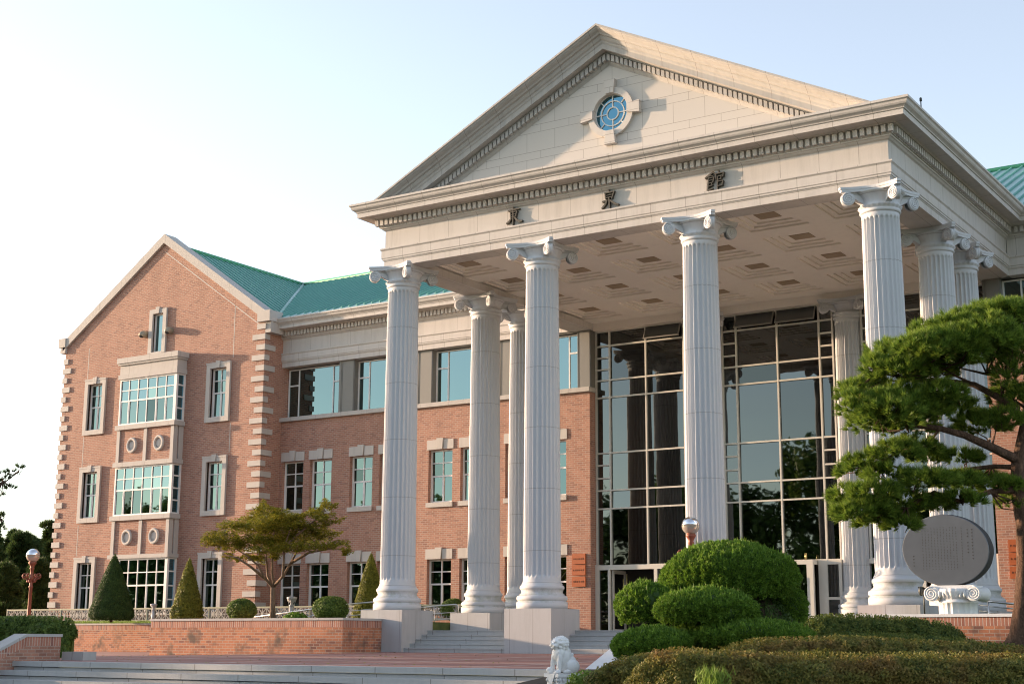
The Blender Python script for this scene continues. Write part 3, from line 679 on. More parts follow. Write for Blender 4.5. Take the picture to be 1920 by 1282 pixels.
bay(.5, 5.45, 1.23, 3.0, 4.8, 1, 1); bay(6.55, 11.45, 7.22, 9.03, 10.83, 1, 1); bay(12.55, 17.5, 13.2, 15.0, 16.77, 1, 1)
for a, b in ((3.05, 4.75), (7.27, 8.98), (9.08, 10.78)):      # open top-hung vents
    m = MB(); y1, z1, y0, z0 = 13.17, 13.66, 12.93, 13.12
    for u0, u1 in ((a, a+.05), (b-.05, b)): m.add([(u0, y1, z1), (u1, y1, z1), (u1, y0, z0), (u0, y0, z0), (u0, y1-.04, z1), (u1, y1-.04, z1), (u1, y0-.04, z0), (u0, y0-.04, z0)], [(0, 1, 2, 3), (4, 5, 6, 7), (0, 3, 7, 4), (1, 2, 6, 5)])
    m.box(a, b, y0-.045, y0+.01, z0-.03, z0+.03); fo = m.build('hopper_vent', 'grey_panel', MAIN)
    q = MB(); q.add([(a+.04, y1-.02, z1), (b-.04, y1-.02, z1), (b-.04, y0-.02, z0), (a+.04, y0-.02, z0)], [(0, 1, 2, 3)]); q.build('glass', 'dark_glass', fo)
# entrance level
m = MB(); m.box(.5, 17.5, 14.6, 14.7, .7, 14.0); m.box(.5, 17.5, 13.6, 14.65, 3.5, 3.6); m.build('hall_interior', 'interior', MAIN)
def entrance(x0, flip=False):
    X = (lambda v: 18-v) if flip else (lambda v: v)
    m = MB(); Y0, Y1 = 13.12, 13.26
    for a, b, c_, d in ((.51, .69, .76, 3.6), (1.12, 1.21, .76, 3.37), (3.31, 3.45, .76, 3.37), (.69, 5.45, 3.37, 3.545), (4.0, 4.1, .76, 3.37)):
        m.box(X(a), X(b), Y0, Y1, c_, d)
    fo = m.build('door_frame', 'curtain_frame', MAIN)
    for a, b in ((.69, 1.12), (3.45, 4.0), (4.1, 5.4)): q = MB(); q.box(X(a), X(b), 13.2, 13.21, .8, 3.37); q.build('glass', 'dark_glass', fo)
    dm = MB(); dx = X(1.25); s_ = -1 if flip else 1     # leaf standing open inwards
    dm.box(dx, dx+s_*.05, 13.27, 14.4, .78, .92); dm.box(dx, dx+s_*.05, 13.27, 14.4, 3.22, 3.36); dm.box(dx, dx+s_*.05, 13.27, 13.38, .92, 3.22); dm.box(dx, dx+s_*.05, 14.28, 14.4, .92, 3.22)
    door = dm.build('door', 'curtain_frame', MAIN)
    h = MB(); h.tube([(X(1.75), 13.35, 1.3), (X(1.75), 13.35, 3.0)], .03, 8); h.tube([(X(1.87), 13.42, 1.3), (X(1.87), 13.42, 3.2)], .03, 8); h.build('handle', 'brass', door)
entrance(0); entrance(0, True)
m = MB(); VY = 12.65        # glazed vestibule in the middle bay
for a, b in ((7.30, 7.46), (10.20, 10.56)): m.box(a, b-.0 if a < 8 else 10.46, VY, VY+.14, .76, 3.37)
m.box(7.30, 10.46, VY, VY+.14, 3.37, 3.545); m.box(10.32, 10.46, VY+.14, 13.2, 3.37, 3.545); m.box(7.30, 7.44, VY+.14, 13.2, 3.37, 3.545); m.box(7.3, 10.46, VY+.14, 13.2, 3.546, 3.56)
for x in (8.3, 9.35): m.box(x, x+.1, VY+.01, VY+.12, .76, 3.37)
m.box(10.34, 10.44, VY+.14, 13.18, .76, .88); m.box(10.50, 10.86, 13.12, 13.26, .76, 3.55); m.box(11.32, 11.44, 13.12, 13.26, .76, 3.55); m.box(10.86, 11.32, 13.13, 13.25, 3.37, 3.55); m.box(10.86, 11.32, 13.13, 13.25, 2.02, 2.12); m.box(10.86, 11.32, 13.13, 13.25, .76, .88)
m.box(6.56, 6.70, 13.12, 13.26, .76, 3.55); m.box(6.7, 7.29, 13.13, 13.25, 3.37, 3.55)
fo = m.build('vestibule', 'curtain_frame', MAIN)
q = MB(); q.box(7.46, 8.3, VY+.06, VY+.07, .8, 3.37); q.box(9.9, 10.32, VY+.06, VY+.07, .8, 3.37); q.box(10.39, 10.40, VY+.14, 13.15, .88, 3.37); q.box(10.86, 11.32, 13.19, 13.20, .88, 3.37); q.box(6.7, 7.29, 13.19, 13.2, .8, 3.37); q.build('glass', 'dark_glass', fo)
q = MB(); q.tube([(9.72, VY-.06, 1.3), (9.72, VY-.06, 2.9)], .03, 8); q.tube([(9.85, VY-.06, 1.3), (9.85, VY-.06, 2.9)], .03, 8); q.build('door_handle', 'brass', fo)
q = MB(); q.tube([(10.17, VY+.05, 3.545), (10.17, VY+.05, 3.8)], .045, 8); q.build('finial', 'brass', fo)
q = MB(); q.box(9.64, 9.84, VY-.02, VY-.005, 2.95, 3.15); q.build('exit_sticker', 'exit_green', fo)
for nm, px_ in (('downlight', 0),): pass

# ---------------- gabled wing ----------------
WING = empty('gabled_wing', (-24.6, 11.35, 0), 'three storey brick gable wing with stone quoins and a central bay window', 'building')
WX0, WX1, WY = -31.95, -17.25, 11.35; XM = -24.6
gtop = lambda x: 21.0-.68*abs(x-XM)
wins = [(-29.28, 11.35, 13.85), (-20.23, 11.35, 13.85), (-29.28, 6.67, 9.10), (-20.23, 6.67, 9.10), (-29.28, 1.75, 4.33), (-20.23, 1.75, 4.33)]
WW = 1.12; holes = [(x-WW/2, x+WW/2, a, b) for x, a, b in wins]+[(-25.16, -24.40, 15.14, 17.2)]
BX0, BX1, BY = -26.75, -22.6, 10.72
holes.append((BX0+.2, BX1-.2, 1.0, 13.7))
m = MB(); wall(m, WX0, WX1, -.3, gtop, holes, WY, .28, [XM])
m.add([(WX1, WY, -.3), (WX1, 13.6, -.3), (WX1, 13.6, 16.0), (WX1, WY, 16.0), (WX0, WY, -.3), (WX0, 33, -.3), (WX0, 33, 16.0), (WX0, WY, 16.0)], [(0, 1, 2, 3), (4, 5, 6, 7)])
m.build('brick_wall', 'brick', WING)
m = MB()
for x, a, b in ((-30.05, 14.2, 15.9), (-30.05, 9.4, 11.05), (-30.05, 4.7, 6.3), (-19.35, 14.3, 17.0), (-19.35, 9.5, 11.0), (-19.35, 4.7, 6.3)): m.box(x-.02, x+.02, WY-.004, WY+.02, a, b)
for sgn in (1,):
    m.prism([(XM+.1, 20.5), (XM+.1, 20.44), (WX1-.35, 15.75), (WX1-.05, 15.75), (WX1-.05, 15.79), (WX1-.33, 15.79)], WY-.004, WY+.02)
m.build('expansion_joint', 'plain_stone', WING)
m = MB()
for sgn in (-1, 1):
    xe = WX0-.12 if sgn < 0 else WX1+.12
    for (t0, t1, yf, yb) in ((.0, .50, WY-.14, WY+.7),):
        m.prism([(XM, 21.0+t0), (XM, 21.0+t1+.0), (xe, 21.0+t1-.68*abs(xe-XM)), (xe, 21.0+t0-.68*abs(xe-XM))], yf, yb)
m.build('coping', 'trim_stone', WING)
m = MB(); m.box(WX0-.42, WX0+.12, WY-.19, WY+.8, 16.12, 16.62); m.box(WX0-.30, WX0+.1, WY-.14, WY+.7, 15.80, 16.118); m.build('kneeler', 'trim_stone', WING)
m = MB(); m.box(WX1-.40, WX1+.42, WY-.19, WY+.8, 15.90, 16.45); m.box(WX1-.004, WX1+.36, WY-.0, WY+.95, 15.35, 15.898); m.build('kneeler', 'trim_stone', WING)
for side in (0, 1):
    m = MB(); z = 15.82 if side else 15.45; i = 0
    while z > 1.5:
        lo = i % 2
        if side: m.box(WX1-(.78 if lo else .50), WX1+.065, WY-.065, WY+(.30 if lo else .72), z-.27, z)
        else: m.box(WX0-.065, WX0+(.30 if lo == 0 else .56), WY-.065, WY+.5, z-.29, z)
        z -= .525; i += 1
    m.build('quoins', 'trim_stone', WING)
wp = None
for x, a, b in wins:
    h = b-a; loc = Vector((x, WY+.12, a))-WING.location
    f, g_ = sash_window(WW, h); fo = f.build('window', 'white_frame', WING, origin=(0, 0, 0)); fo.location = loc
    g_.build('glass', 'sash_glass', fo, origin=(0, 0, 0))
    s = MB(); d0, d1 = -.12-.12, -.12+.1
    s.box(-WW/2-.25, -WW/2, d0, d1, -.25, h+.28); s.box(WW/2, WW/2+.25, d0, d1, -.25, h+.28); s.box(-WW/2, WW/2, d0+.0, d1, -.25, -.001); s.box(-WW/2, WW/2, d0, d1, h+.001, h+.28)
    s.box(-WW/2-.27, -.16, d0-.02, d1-.01, h+.20, h+.285); s.box(.16, WW/2+.27, d0-.02, d1-.01, h+.20, h+.285)
    s.prism([(-.11, h-.0), (.11, h-.0), (.15, h+.36), (-.15, h+.36)], d0-.05, d1-.02)
    s.build('stone_surround', 'trim_stone', fo, origin=(0, 0, 0))
f = MB(); bars(f, -.38, .38, 0, 2.06, [], [], 0); fo = f.build('attic_window', 'white_frame', WING, origin=(0, 0, 0)); fo.location = Vector((-24.78, WY+.08, 15.14))-WING.location
g_ = MB(); g_.box(-.34, .34, .05, .06, .03, 2.03); g_.build('glass', 'teal_glass', fo, origin=(0, 0, 0))
s = MB(); d0, d1 = -.20, -.02; s.box(-.63, -.38, d0, d1, -.07, 2.3); s.box(.38, .63, d0, d1, -.07, 2.3); s.box(-.38, .38, d0, d1, 2.061, 2.3); s.box(-.38, .38, d0, d1, -.2, -.001); s.prism([(-.1, 2.06), (.1, 2.06), (.14, 2.4), (-.14, 2.4)], d0-.04, d1); s.build('stone_surround', 'trim_stone', fo, origin=(0, 0, 0))
for x in (-25.75, -23.85):
    m = MB(); prof = [(.19*math.sqrt(max(0, 1-t*t)), t*.3) for t in np.linspace(0, 1, 7)]
    vs = []; n = 16
    for r_, d_ in prof:
        for i in range(n): a = 2*math.pi*i/n; vs.append((x+r_*math.cos(a), WY-.16-d_*.9, 16.18+r_*math.sin(a)-d_*.18))
    m.add(vs, [(j*n+i, j*n+(i+1) % n, (j+1)*n+(i+1) % n, (j+1)*n+i) for j in range(6) for i in range(n)], True)
    m.add([(x+r_*math.cos(2*math.pi*i/n), y_, 16.18+r_*math.sin(2*math.pi*i/n)) for y_, r_ in ((WY, .19), (WY-.16, .19)) for i in range(n)], [(i, (i+1) % n, (i+1) % n+n, i+n) for i in range(n)], True)
    vh = m.build('vent_hood', 'vent_metal', WING)
    q = MB(); q.ell((x, WY-.28, 16.05), (.12, .14, .09), 12, 6); q.build('vent_opening', 'interior', vh)
# bay window stack
bo = empty('bay_window', (XM-WING.location.x, BY-WING.location.y, 0), parent=WING)
b = MB(); b.box(BX0-.16, BX1+.16, BY-.18, WY-.001, 14.58, 14.86); b.box(BX0-.10, BX1+.10, BY-.12, WY-.001, 14.48, 14.58); b.box(BX0-.02, BX1+.02, BY-.03, WY-.001, 13.98, 14.48); b.box(BX0-.08, BX1+.08, BY-.09, WY-.001, 13.74, 13.98); b.build('fascia', 'trim_stone', bo)
for za, zb, zc, zd in ((9.12, 9.36, 11.06, 11.30), (4.42, 4.62, 6.36, 6.60)):
    b = MB(); b.box(BX0-.10, BX1+.10, BY-.12, WY-.001, za, zb); b.box(BX0-.10, BX1+.10, BY-.12, WY-.001, zc, zd)
    for x in (BX0, XM-.16, BX1-.22): b.box(x, x+.22, BY-.03, BY+.25 if x != XM-.16 else BY+.1, zb, zc)
    b.box(BX1-.14, BX1+.02, WY-.3, WY-.002, zb, zc); b.build('panel_frame', 'trim_stone', bo)
    q = MB(); q.box(BX0+.06, BX1-.06, BY+.03, WY-.003, zb+.002, zc-.002); q.build('brick_panel', 'brick', bo)
q = MB(); q.box(BX0+.06, BX1-.06, BY+.03, WY-.003, .9, 1.6); q.build('brick_panel', 'brick', bo)
for z in (10.22, 5.5):
    for x in (-25.62, -23.66):
        md = MB(); n = 32; sec = [(.235, BY+.03), (.235, BY-.05), (.27, BY-.075), (.33, BY-.075), (.365, BY-.04), (.365, BY+.03)]
        md.add([(x+r_*math.cos(2*math.pi*i/n), y_, z+r_*1.12*math.sin(2*math.pi*i/n)) for r_, y_ in sec for i in range(n)], [(j*n+i, j*n+(i+1) % n, (j+1)*n+(i+1) % n, (j+1)*n+i) for j in range(5) for i in range(n)])
        md.ell((x, BY+.03, z), (.235, .035, .26), 20, 8); md.build('medallion', 'plain_stone', bo)
for z0, z1 in ((11.30, 13.74), (6.60, 9.12), (1.6, 4.42)):
    f = MB(); h = z1-z0; W6 = (BX1-BX0); mx = [BX0+(W6-.1)*i/6 for i in range(7)]; mz = [z0+.02, z1-h*.48, z1-h*.25, z1-.02]
    bars(f, BX0, BX1-.10, z0, z1, mx[1:6], [mz[2], (mz[1], .08)], BY, .05, .085, .1)
    for i in (0, 1, 4, 5): f.box(mx[i]+.03+(0.06 if i == 0 else 0), mx[i]+.08+(0.06 if i == 0 else 0), BY+.02, BY+.08, z0+.085, mz[1]-.04)
    f.box(BX1-.10, BX1, BY, BY+.13, z0, z1); f.box(BX1-.09, BX1, WY-.12, WY-.001, z0, z1)
    for zz in (z0+.04, z0+h*.27, z0+h*.51, z0+h*.76, z1-.04): f.box(BX1-.09, BX1-.005, BY+.13, WY-.12, zz-.035, zz+.035)
    f.build('frame', 'white_frame', bo)
    gg = MB(); panes(gg, mx, mz[1:], BY+.055); gg.build('glass', 'teal_glass', bo)
    gg = MB(); panes(gg, mx, mz[:2], BY+.056); gg.build('lower_glass', 'sash_glass', bo)
    gs = MB(); gs.box(BX1-.06, BX1-.05, BY+.10, WY-.05, z0+.02, z1-.02); gs.build('side_glass', 'blue_glass', bo)
r = MB()
r.add([(XM, 11.9, 21.0), (XM, 22.4, 21.0), (-17.0, 11.9, 15.95)], [(0, 1, 2)])
r.add([(XM, 11.9, 21.0), (XM, 33, 21.0), (-32.2, 33, 15.9), (-32.2, 11.9, 15.9)], [(0, 1, 2, 3)])
sm_ = MB()
for i in range(24):
    y = 12.05+i*.47
    if y > 22.2: break
    t = min(1, (22.4-y)/(22.4-11.85)); xe = XM+7.6*t; ze = 21.0-5.05*t
    sm_.add([(XM, y-.032, 21.0), (XM, y+.032, 21.0), (xe, y+.032, ze), (xe, y-.032, ze), (XM, y-.032, 21.09), (XM, y+.032, 21.09), (xe, y+.032, ze+.09), (xe, y-.032, ze+.09)], [(4, 5, 6, 7), (0, 4, 7, 3), (1, 2, 6, 5), (2, 3, 7, 6)])
sm_.build('standing_seams', 'seam_shade_green', WING); rc = MB(); rc.tube([(XM, 12.0, 21.05), (XM, 22.6, 21.05)], .12, 6); rc.build('ridge_cap', 'ridge_green', WING)
r.build('roof', 'green_copper', WING)

# ---------------- walls, rails and furniture around the building ----------------
def onZ(px, py, Z):
    d = ray(px, py); return CAM + d*((Z-CAM[2])/d[2])
def brick_run(name, segs, label, top=1.13, z0=-.35, cat='wall', ctop='coping_granite'):
    """segs: list of (x0,x1,y0,y1) footprints"""
    x0, x1 = min(s[0] for s in segs), max(s[1] for s in segs)
    T = empty(name, ((x0+x1)/2, segs[0][2], 0), label, cat)
    w, so_, c = MB(), MB(), MB()
    for a, b, c0, d in segs:
        w.box(a, b, c0, d, z0, top-.31); so_.box(a-.004, b+.004, c0-.004, d+.004, top-.309, top-.081); c.box(a-.035, b+.035, c0-.04, d+.035, top-.08, top)
    w.build('wall', 'planter_brick', T); so_.build('soldier_course', 'brick_soldier', T); c.build('coping', ctop, T)
    return T
def joinL(name, pts, th, label, top=1.13, z0=-.35, ctop='coping_granite', cat='wall'):
    """an L or U shaped wall as one outline, outer side on the left of the path; pts are outer corners (axis aligned)"""
    n = len(pts); T = empty(name, (pts[0][0], pts[0][1], 0), label, cat)
    def off(d):
        out = []
        for i, p in enumerate(pts):
            a = np.array(pts[i])-np.array(pts[i-1]) if i else np.array(pts[1])-np.array(pts[0]); b = np.array(pts[i+1])-np.array(p) if i < n-1 else a
            a = a/np.linalg.norm(a); b = b/np.linalg.norm(b); na = np.array([-a[1], a[0]]); nb = np.array([-b[1], b[0]])
            q = np.array(p)+(na*d if np.allclose(na, nb) else (na+nb)*d); out.append(tuple(q))
        return out
    for nm, d0, d1, za, zb, mt in (('wall', 0, th, z0, top-.31, 'planter_brick'), ('soldier_course', -.004, th+.004, top-.309, top-.081, 'brick_soldier'), ('coping', -.04, th+.04, top-.08, top, ctop)):
        A, B = off(d0), off(d1); P = A+B[::-1]; m = MB(); k_ = len(P)
        m.add([(x, y, za) for x, y in P]+[(x, y, zb) for x, y in P], [(i, (i+1) % k_, (i+1) % k_+k_, i+k_) for i in range(k_)]+[(i, i+1, k_-2-i, k_-1-i) for i in range(n-1)]+[(i+k_, i+1+k_, 2*k_-2-i, 2*k_-1-i) for i in range(n-1)])
        m.build(nm, mt, T)
    return T
joinL('brick_planter', [(-9.02, 8.0), (-9.02, -3.0), (.04, -3.0), (.04, -.903)], .26, 'stained red brick planter wall with grey coping left of the first column')
joinL('retaining_wall', [(-42, 7.8), (-9.03, 7.8)], .25, 'low orange lit brick retaining wall below the dark cone shrub and lawn', top=1.15, ctop='trim_stone')
joinL('memorial_planter', [(17.96, -.903), (17.96, -3.0), (32, -3.0)], .26, 'red brick planter wall with white coping below the oval memorial', top=1.13, ctop='white_stone')
joinL('ramp_wall', [(-6, 9.0), (-.95, 9.0)], .25, 'low brick ramp wall seen behind the handrail left of the entrance steps', top=1.12, ctop='trim_stone')
def cheek(name, x0, x1, label, mats, sold=True):
    T = empty(name, (x0, -14, -.2), label, 'wall')
    top = [(-13.03, .52), (-14.23, .52), (-20.4, -2.28)]
    def side(za, zb):
        P = [(y, z+zb) for y, z in top]; Q = [(y, z+za) for y, z in top]; return P+Q[::-1]
    for nm, a, b, mt, e_ in ((('wall', None, -.33, mats[0], 0)), ('soldier_course', -.329, -.081, mats[1], .004), ('coping', -.08, 0, mats[2], .03)):
        if nm == 'soldier_course' and not sold: continue
        if nm == 'wall': P = [(y, z+(-.33 if sold else -.081)) for y, z in top]+[(-20.4, -2.6), (-13.03, -2.6)]
        else: P = side(a, b)
        if nm == 'coping': P = [(y+(.03 if y > -13.1 else 0), z) for y, z in P]
        k_ = len(P); m = MB(); m.add([(x, y, z) for x in (x0-e_, x1+e_) for y, z in P], [tuple(range(k_)), tuple(range(2*k_-1, k_-1, -1))]+[(i, i+k_, (i+1) % k_+k_, (i+1) % k_) for i in range(k_)])
        m.build(nm, mt, T)
cheek('stair_side_wall', -2.5, -2.0, 'brick stair side wall with sloping grey coping at the lower left corner', ('brick', 'brick_soldier', 'coping_granite'))  # building brick, darker than the planter brick: this wall's shade put into its colour
m = MB(); P = [(-13.75, -2.0), (-13.75, -.30), (-11.9, .42), (-10.8, .42), (-10.8, -2.0)]; m.add([(x, y, z) for x in (15.5, 15.95) for y, z in P], [tuple(range(5)), tuple(range(9, 4, -1))]+[(i, i+5, (i+1) % 5+5, (i+1) % 5) for i in range(5)])
m.build('ramp_curb', 'white_stone', None, 'plain white stone kerb sloping down to the left behind the lion statue', origin=(15.7, -13, -.2), cat='kerb')
for i, x in enumerate((-1.96, -1.52)):
    m = MB(); m.box(x, x+.42, -13.0, -12.5, -.3, .03); m.build('stone_block', 'coping_granite', None, ['grey granite block touching the end of the brick stair side wall', 'grey granite block at the outer right of the pair by the stair wall'][i], origin=(x+.2, -12.75, -.2), cat='stone block', group='granite blocks at the top of the stairs')
# wooden name plaques beside the doors
def plaque(x, z, w, h, label):
    T = empty('wall_plaque', (x, YW-.03, z), label, 'sign', 'wooden plaques on the brick either side of the entrance')
    m = MB(); m.box(x-w/2, x+w/2, YW-.07, YW-.003, z-h/2, z+h/2); m.build('board', 'plaque_wood', T)
    q = MB(); rr = random.Random(int(z*100+x*7))
    for i in range(6):
        cx = x-w*.36+i*w*.144; s_ = w*.045
        for k_ in range(3): a, b = rr.uniform(-s_, s_), rr.uniform(-s_, s_); q.box(cx-s_, cx+s_*.9, YW-.0755, YW-.0705, z+b-.008, z+b+.008) if k_ % 2 else q.box(cx+a-.007, cx+a+.007, YW-.0765, YW-.0706, z-s_*1.2, z+s_*1.2)
    q.build('inscription', 'plaque_ink', T)
for i, z in enumerate((3.84, 3.37, 2.89)):
    plaque(-.055, z, .66, .43, ['topmost', 'middle', 'lowest'][i]+' orange wooden plaque on the brick left of the glass entrance')
    plaque(18.25, z, .70, .44, ['topmost', 'middle', 'lowest'][i]+' orange wooden plaque on the brick at the right edge behind the pine trunk')
# handrails
def rail(name, Y, P, rails, label, posts, bend=False):
    W_ = [onY(px, py, Y) for px, py in P]; T = empty(name, W_[0], label, 'handrail')
    for k_, dz in enumerate(rails):
        m = MB(); pts = [q-np.array([0, 0, dz]) for q in W_]
        if bend and k_ == 0: pts = pts+[pts[-1]+np.array([.10, 0, -.04]), pts[-1]+np.array([.12, 0, -.5])]
        m.tube(pts, .032 if k_ == 0 else .02, 8); m.build('rail', 'steel', T)
    for t in posts:
        a = W_[0]+(W_[-1]-W_[0])*t; m = MB(); m.tube([a, (a[0], a[1], .75)], .025, 8); m.build('post', 'steel', T)
rail('ramp_handrail', 4.2, [(470, 1157), (587, 1141), (655, 1132), (705, 1127.5)], (0, .27, .45), 'steel ramp handrail rising from the round shrubs to the first column', (.35, .78))
rail('ramp_handrail', 6.6, [(775, 1140.5), (812, 1136), (855, 1132.5)], (0, .30, .55, .80), 'steel handrail with four bars between first column and second row column', (.5, ), True)
rail('ramp_handrail', 3.0, [(1835, 1124), (1875, 1129), (1925, 1134)], (0, .14, .32), 'steel handrail behind the memorial beside the right brick wall', (.2, .75))
# lattice fence
FY = 10.15; FT = empty('lattice_fence', (-20, FY, 1.3), 'low lattice block fence with green posts in front of the brick wing', 'fence')
fx = onY(15, 1143, FY)[0]; m = MB(); m.box(fx, -2.2, FY-.05, FY+.05, 1.87, 1.93); m.build('top_rail', 'green_frame', FT); m = MB(); m.box(fx, -2.2, FY-.05, FY+.05, 1.27, 1.325); m.build('bottom_rail', 'green_frame', FT)
pp = None; lp_ = None; npan = 15; dx = (-2.2-fx)/npan
for i in range(npan+1):
    loc = Vector((fx+dx*i, FY, 0))-FT.location
    if pp is None: q = MB(); q.box(-.045, .045, -.045, .045, 1.0, 1.95); pp = q.build('post', 'dark_green_post', FT, origin=(0, 0, 0)); pp.location = loc
    else: copy_tree(pp, FT, loc)
    if i == npan: break
    if lp_ is None:
        q = MB(); nb = 4; bw = (dx-.1)/nb
        for k_ in range(nb):
            cx = .05+bw*(k_+.5); cz = 1.6; h = .27
            for a in (-1, 1): q.box(cx+a*bw/2-.022, cx+a*bw/2+.022, -.03, .03, cz-h, cz+h)
            q.box(cx-bw/2, cx+bw/2, -.029, .029, cz-h, cz-h+.03); q.box(cx-bw/2, cx+bw/2, -.029, .029, cz+h-.03, cz+h)
            q.box(cx-.018, cx+.018, -.028, .028, cz-h, cz+h); q.box(cx-bw/2, cx+bw/2, -.027, .027, cz-.018, cz+.018)
            for sg in (-1, 1):
                u = np.array([bw/2, h]); u = u/np.linalg.norm(u); v = np.array([-u[1], u[0]])*.02
                q.prism([(cx+sg*(a*bw/2+b*v[0]), cz+a*h+b*v[1]) for a, b in ((-1, -1), (1, -1), (1, 1), (-1, 1))], -.026, .026)
            q.prism([(cx+.075*math.cos(t), cz+.075*math.sin(t)) for t in np.linspace(0, 2*math.pi, 12, False)], -.031, .031)
        lp_ = q.build('lattice_panel', 'lattice_block', FT, origin=(0, 0, 0)); lp_.location = loc
    else: copy_tree(lp_, FT, loc)
# globe street lamps
def lamp(loc, label, rz):
    T = empty('globe_lamp', (0, 0, 0), label, 'street lamp', 'rust red lamp posts with a chrome topped globe', rz=0)
    m = MB(); m.lathe([(.20, 0), (.20, .12), (.15, .16), (.13, .45), (.10, .5), (.085, .56), (.075, .9), (.065, 2.55), (.085, 2.58), (.085, 2.63), (.062, 2.66), (.062, 2.9), (.10, 2.96), (.07, 3.02), (.068, 3.3), (.10, 3.34), (.075, 3.40), (.12, 3.50), (.155, 3.54), (.155, 3.60), (.10, 3.62)], (0, 0, 0), 20, mod=lambda r, z, a: r*(1+.06*math.cos(8*a)) if z < 2.5 else r)
    m.build('post', 'rust_red_iron', T, origin=(0, 0, 0))
    for k_ in range(4):
        a = k_*math.pi/2+rz; d = np.array([math.cos(a), math.sin(a), 0]); q = MB(); pts = [np.array([0, 0, 2.92])+d*.06, np.array([0, 0, 2.86])+d*.16, np.array([0, 0, 2.92])+d*.26]
        pts += [np.array([0, 0, 3.05])+d*.30+d*r_*math.cos(h)+np.array([0, 0, r_*math.sin(h)]) for h, r_ in zip(np.linspace(-1.2, 6.5, 22), np.linspace(.11, .03, 22))]
        q.tube(pts, .026, 6); q.ell(tuple(np.array([0, 0, 2.83])+d*.15), (.06, .06, .06), 8, 6); q.build('scroll_arm', 'rust_red_iron', T, origin=(0, 0, 0))
    R = .275; g1 = MB(); g1.lathe([(R*math.cos(t), 3.865+R*math.sin(t)) for t in np.linspace(0, math.pi/2-.02, 12)], (0, 0, 0), 32); gb = g1.build('globe', 'globe_chrome', T, origin=(0, 0, 0))
    g2 = MB(); g2.lathe([(R*math.cos(t)*.998, 3.865+R*math.sin(t)) for t in np.linspace(-1.25, -.005, 12)], (0, 0, 0), 32, caps=False); g2.build('lower_shade', 'globe_clear', gb, origin=(0, 0, 0))
    T.location = loc; return T
p = at(62, 1041, 60); lamp((p[0], p[1], p[2]-3.865), 'rust red lamp post with chrome globe above the hedge at far left', .4)
p = at(1295, 985, 44.5); lamp((p[0], p[1], p[2]-3.865), 'chrome topped globe lamp rising behind the cloud pruned juniper', .65)
def bollard(loc, s_, label):
    T = empty('bollard_light', (0, 0, 0), label, 'garden light', 'grey bollard lights among the lawn shrubs')
    m = MB(); m.lathe([(.075*s_, -.1), (.075*s_, .50*s_)], (0, 0, 0), 16); m.build('post', 'bollard_grey', T, origin=(0, 0, 0))
    m = MB(); m.lathe([(.075*s_, .501*s_), (.09*s_, .53*s_), (.04*s_, .56*s_), (.05*s_, .60*s_), (.15*s_, .72*s_), (.155*s_, .74*s_), (.155*s_, .775*s_), (.06*s_, .80*s_)], (0, 0, 0), 20)
    for k_ in range(4): a = k_*math.pi/2+.5; m.tube([(.07*s_*math.cos(a), .07*s_*math.sin(a), .52*s_), (.135*s_*math.cos(a), .135*s_*math.sin(a), .73*s_)], .01*s_, 5)
    m.build('lamp_head', 'bollard_grey', T, origin=(0, 0, 0)); T.location = loc
p = at(288.5, 1131, 66); bollard((p[0], p[1], 1.18), (p[2]-1.18)/.80, 'slim grey bollard light between the dark cone and the golden cone shrub')
p = at(547.5, 1117.5, 60); bollard((p[0], p[1], 1.08), (p[2]-1.08)/.80, 'grey bollard light with flared head right of the maple trunk')
# ---------------- oval stone memorial ----------------
mc = onY(1774.5, 1031, -2.0); MT = empty('oval_memorial', (mc[0]+.05, -1.9, 1.05), 'large dark oval stone tablet engraved with text on a short ionic column', 'monument')
RX, RZ_ = 1.17, .945; yf, yb = -2.12, -1.62
ang = np.linspace(0, 2*math.pi, 64, False); m = MB(); tl = D2R(-5)
def oval(k_, y): return [(mc[0]+k_*(RX*math.cos(t)*math.cos(tl)-RZ_*math.sin(t)*math.sin(tl)), y, mc[2]+k_*(RX*math.cos(t)*math.sin(tl)+RZ_*math.sin(t)*math.cos(tl))) for t in ang]
n = 64; m.add(oval(.985, yf)+oval(1, yf+.02), [(i, (i+1) % n, (i+1) % n+n, i+n) for i in range(n)]+[tuple(range(n-1, -1, -1))])
so_ = m.build('tablet', 'slate', MT)
m = MB(); vs = []
for y_, k_ in ((yf+.021, 1.003), (yf+.2, 1.02), (yf+.4, 1.01), (yb, .93)):
    vs += [(mc[0]+(q[0]-mc[0])*(1+.012*noise.noise(Vector((q[0]*4, y_*4, q[2]*4)))), q[1], mc[2]+(q[2]-mc[2])*(1+.02*noise.noise(Vector((q[0]*5, y_*5, q[2]*5+9))))) for q in oval(k_, y_)]
m.add(vs, [(j*n+i, j*n+(i+1) % n, (j+1)*n+(i+1) % n, (j+1)*n+i) for j in range(3) for i in range(n)]+[tuple(range(3*n, 4*n))], True); m.build('rough_edge', 'slate_rough', MT)
q = MB(); rr = random.Random(3)
cols = [(-.86, .15, 8)]+[(-.60+.083*i, .60, 28) for i in range(12)]+[(.46, .60, 26)]+[(.62, .60, 8), (.74, .55, 10)]
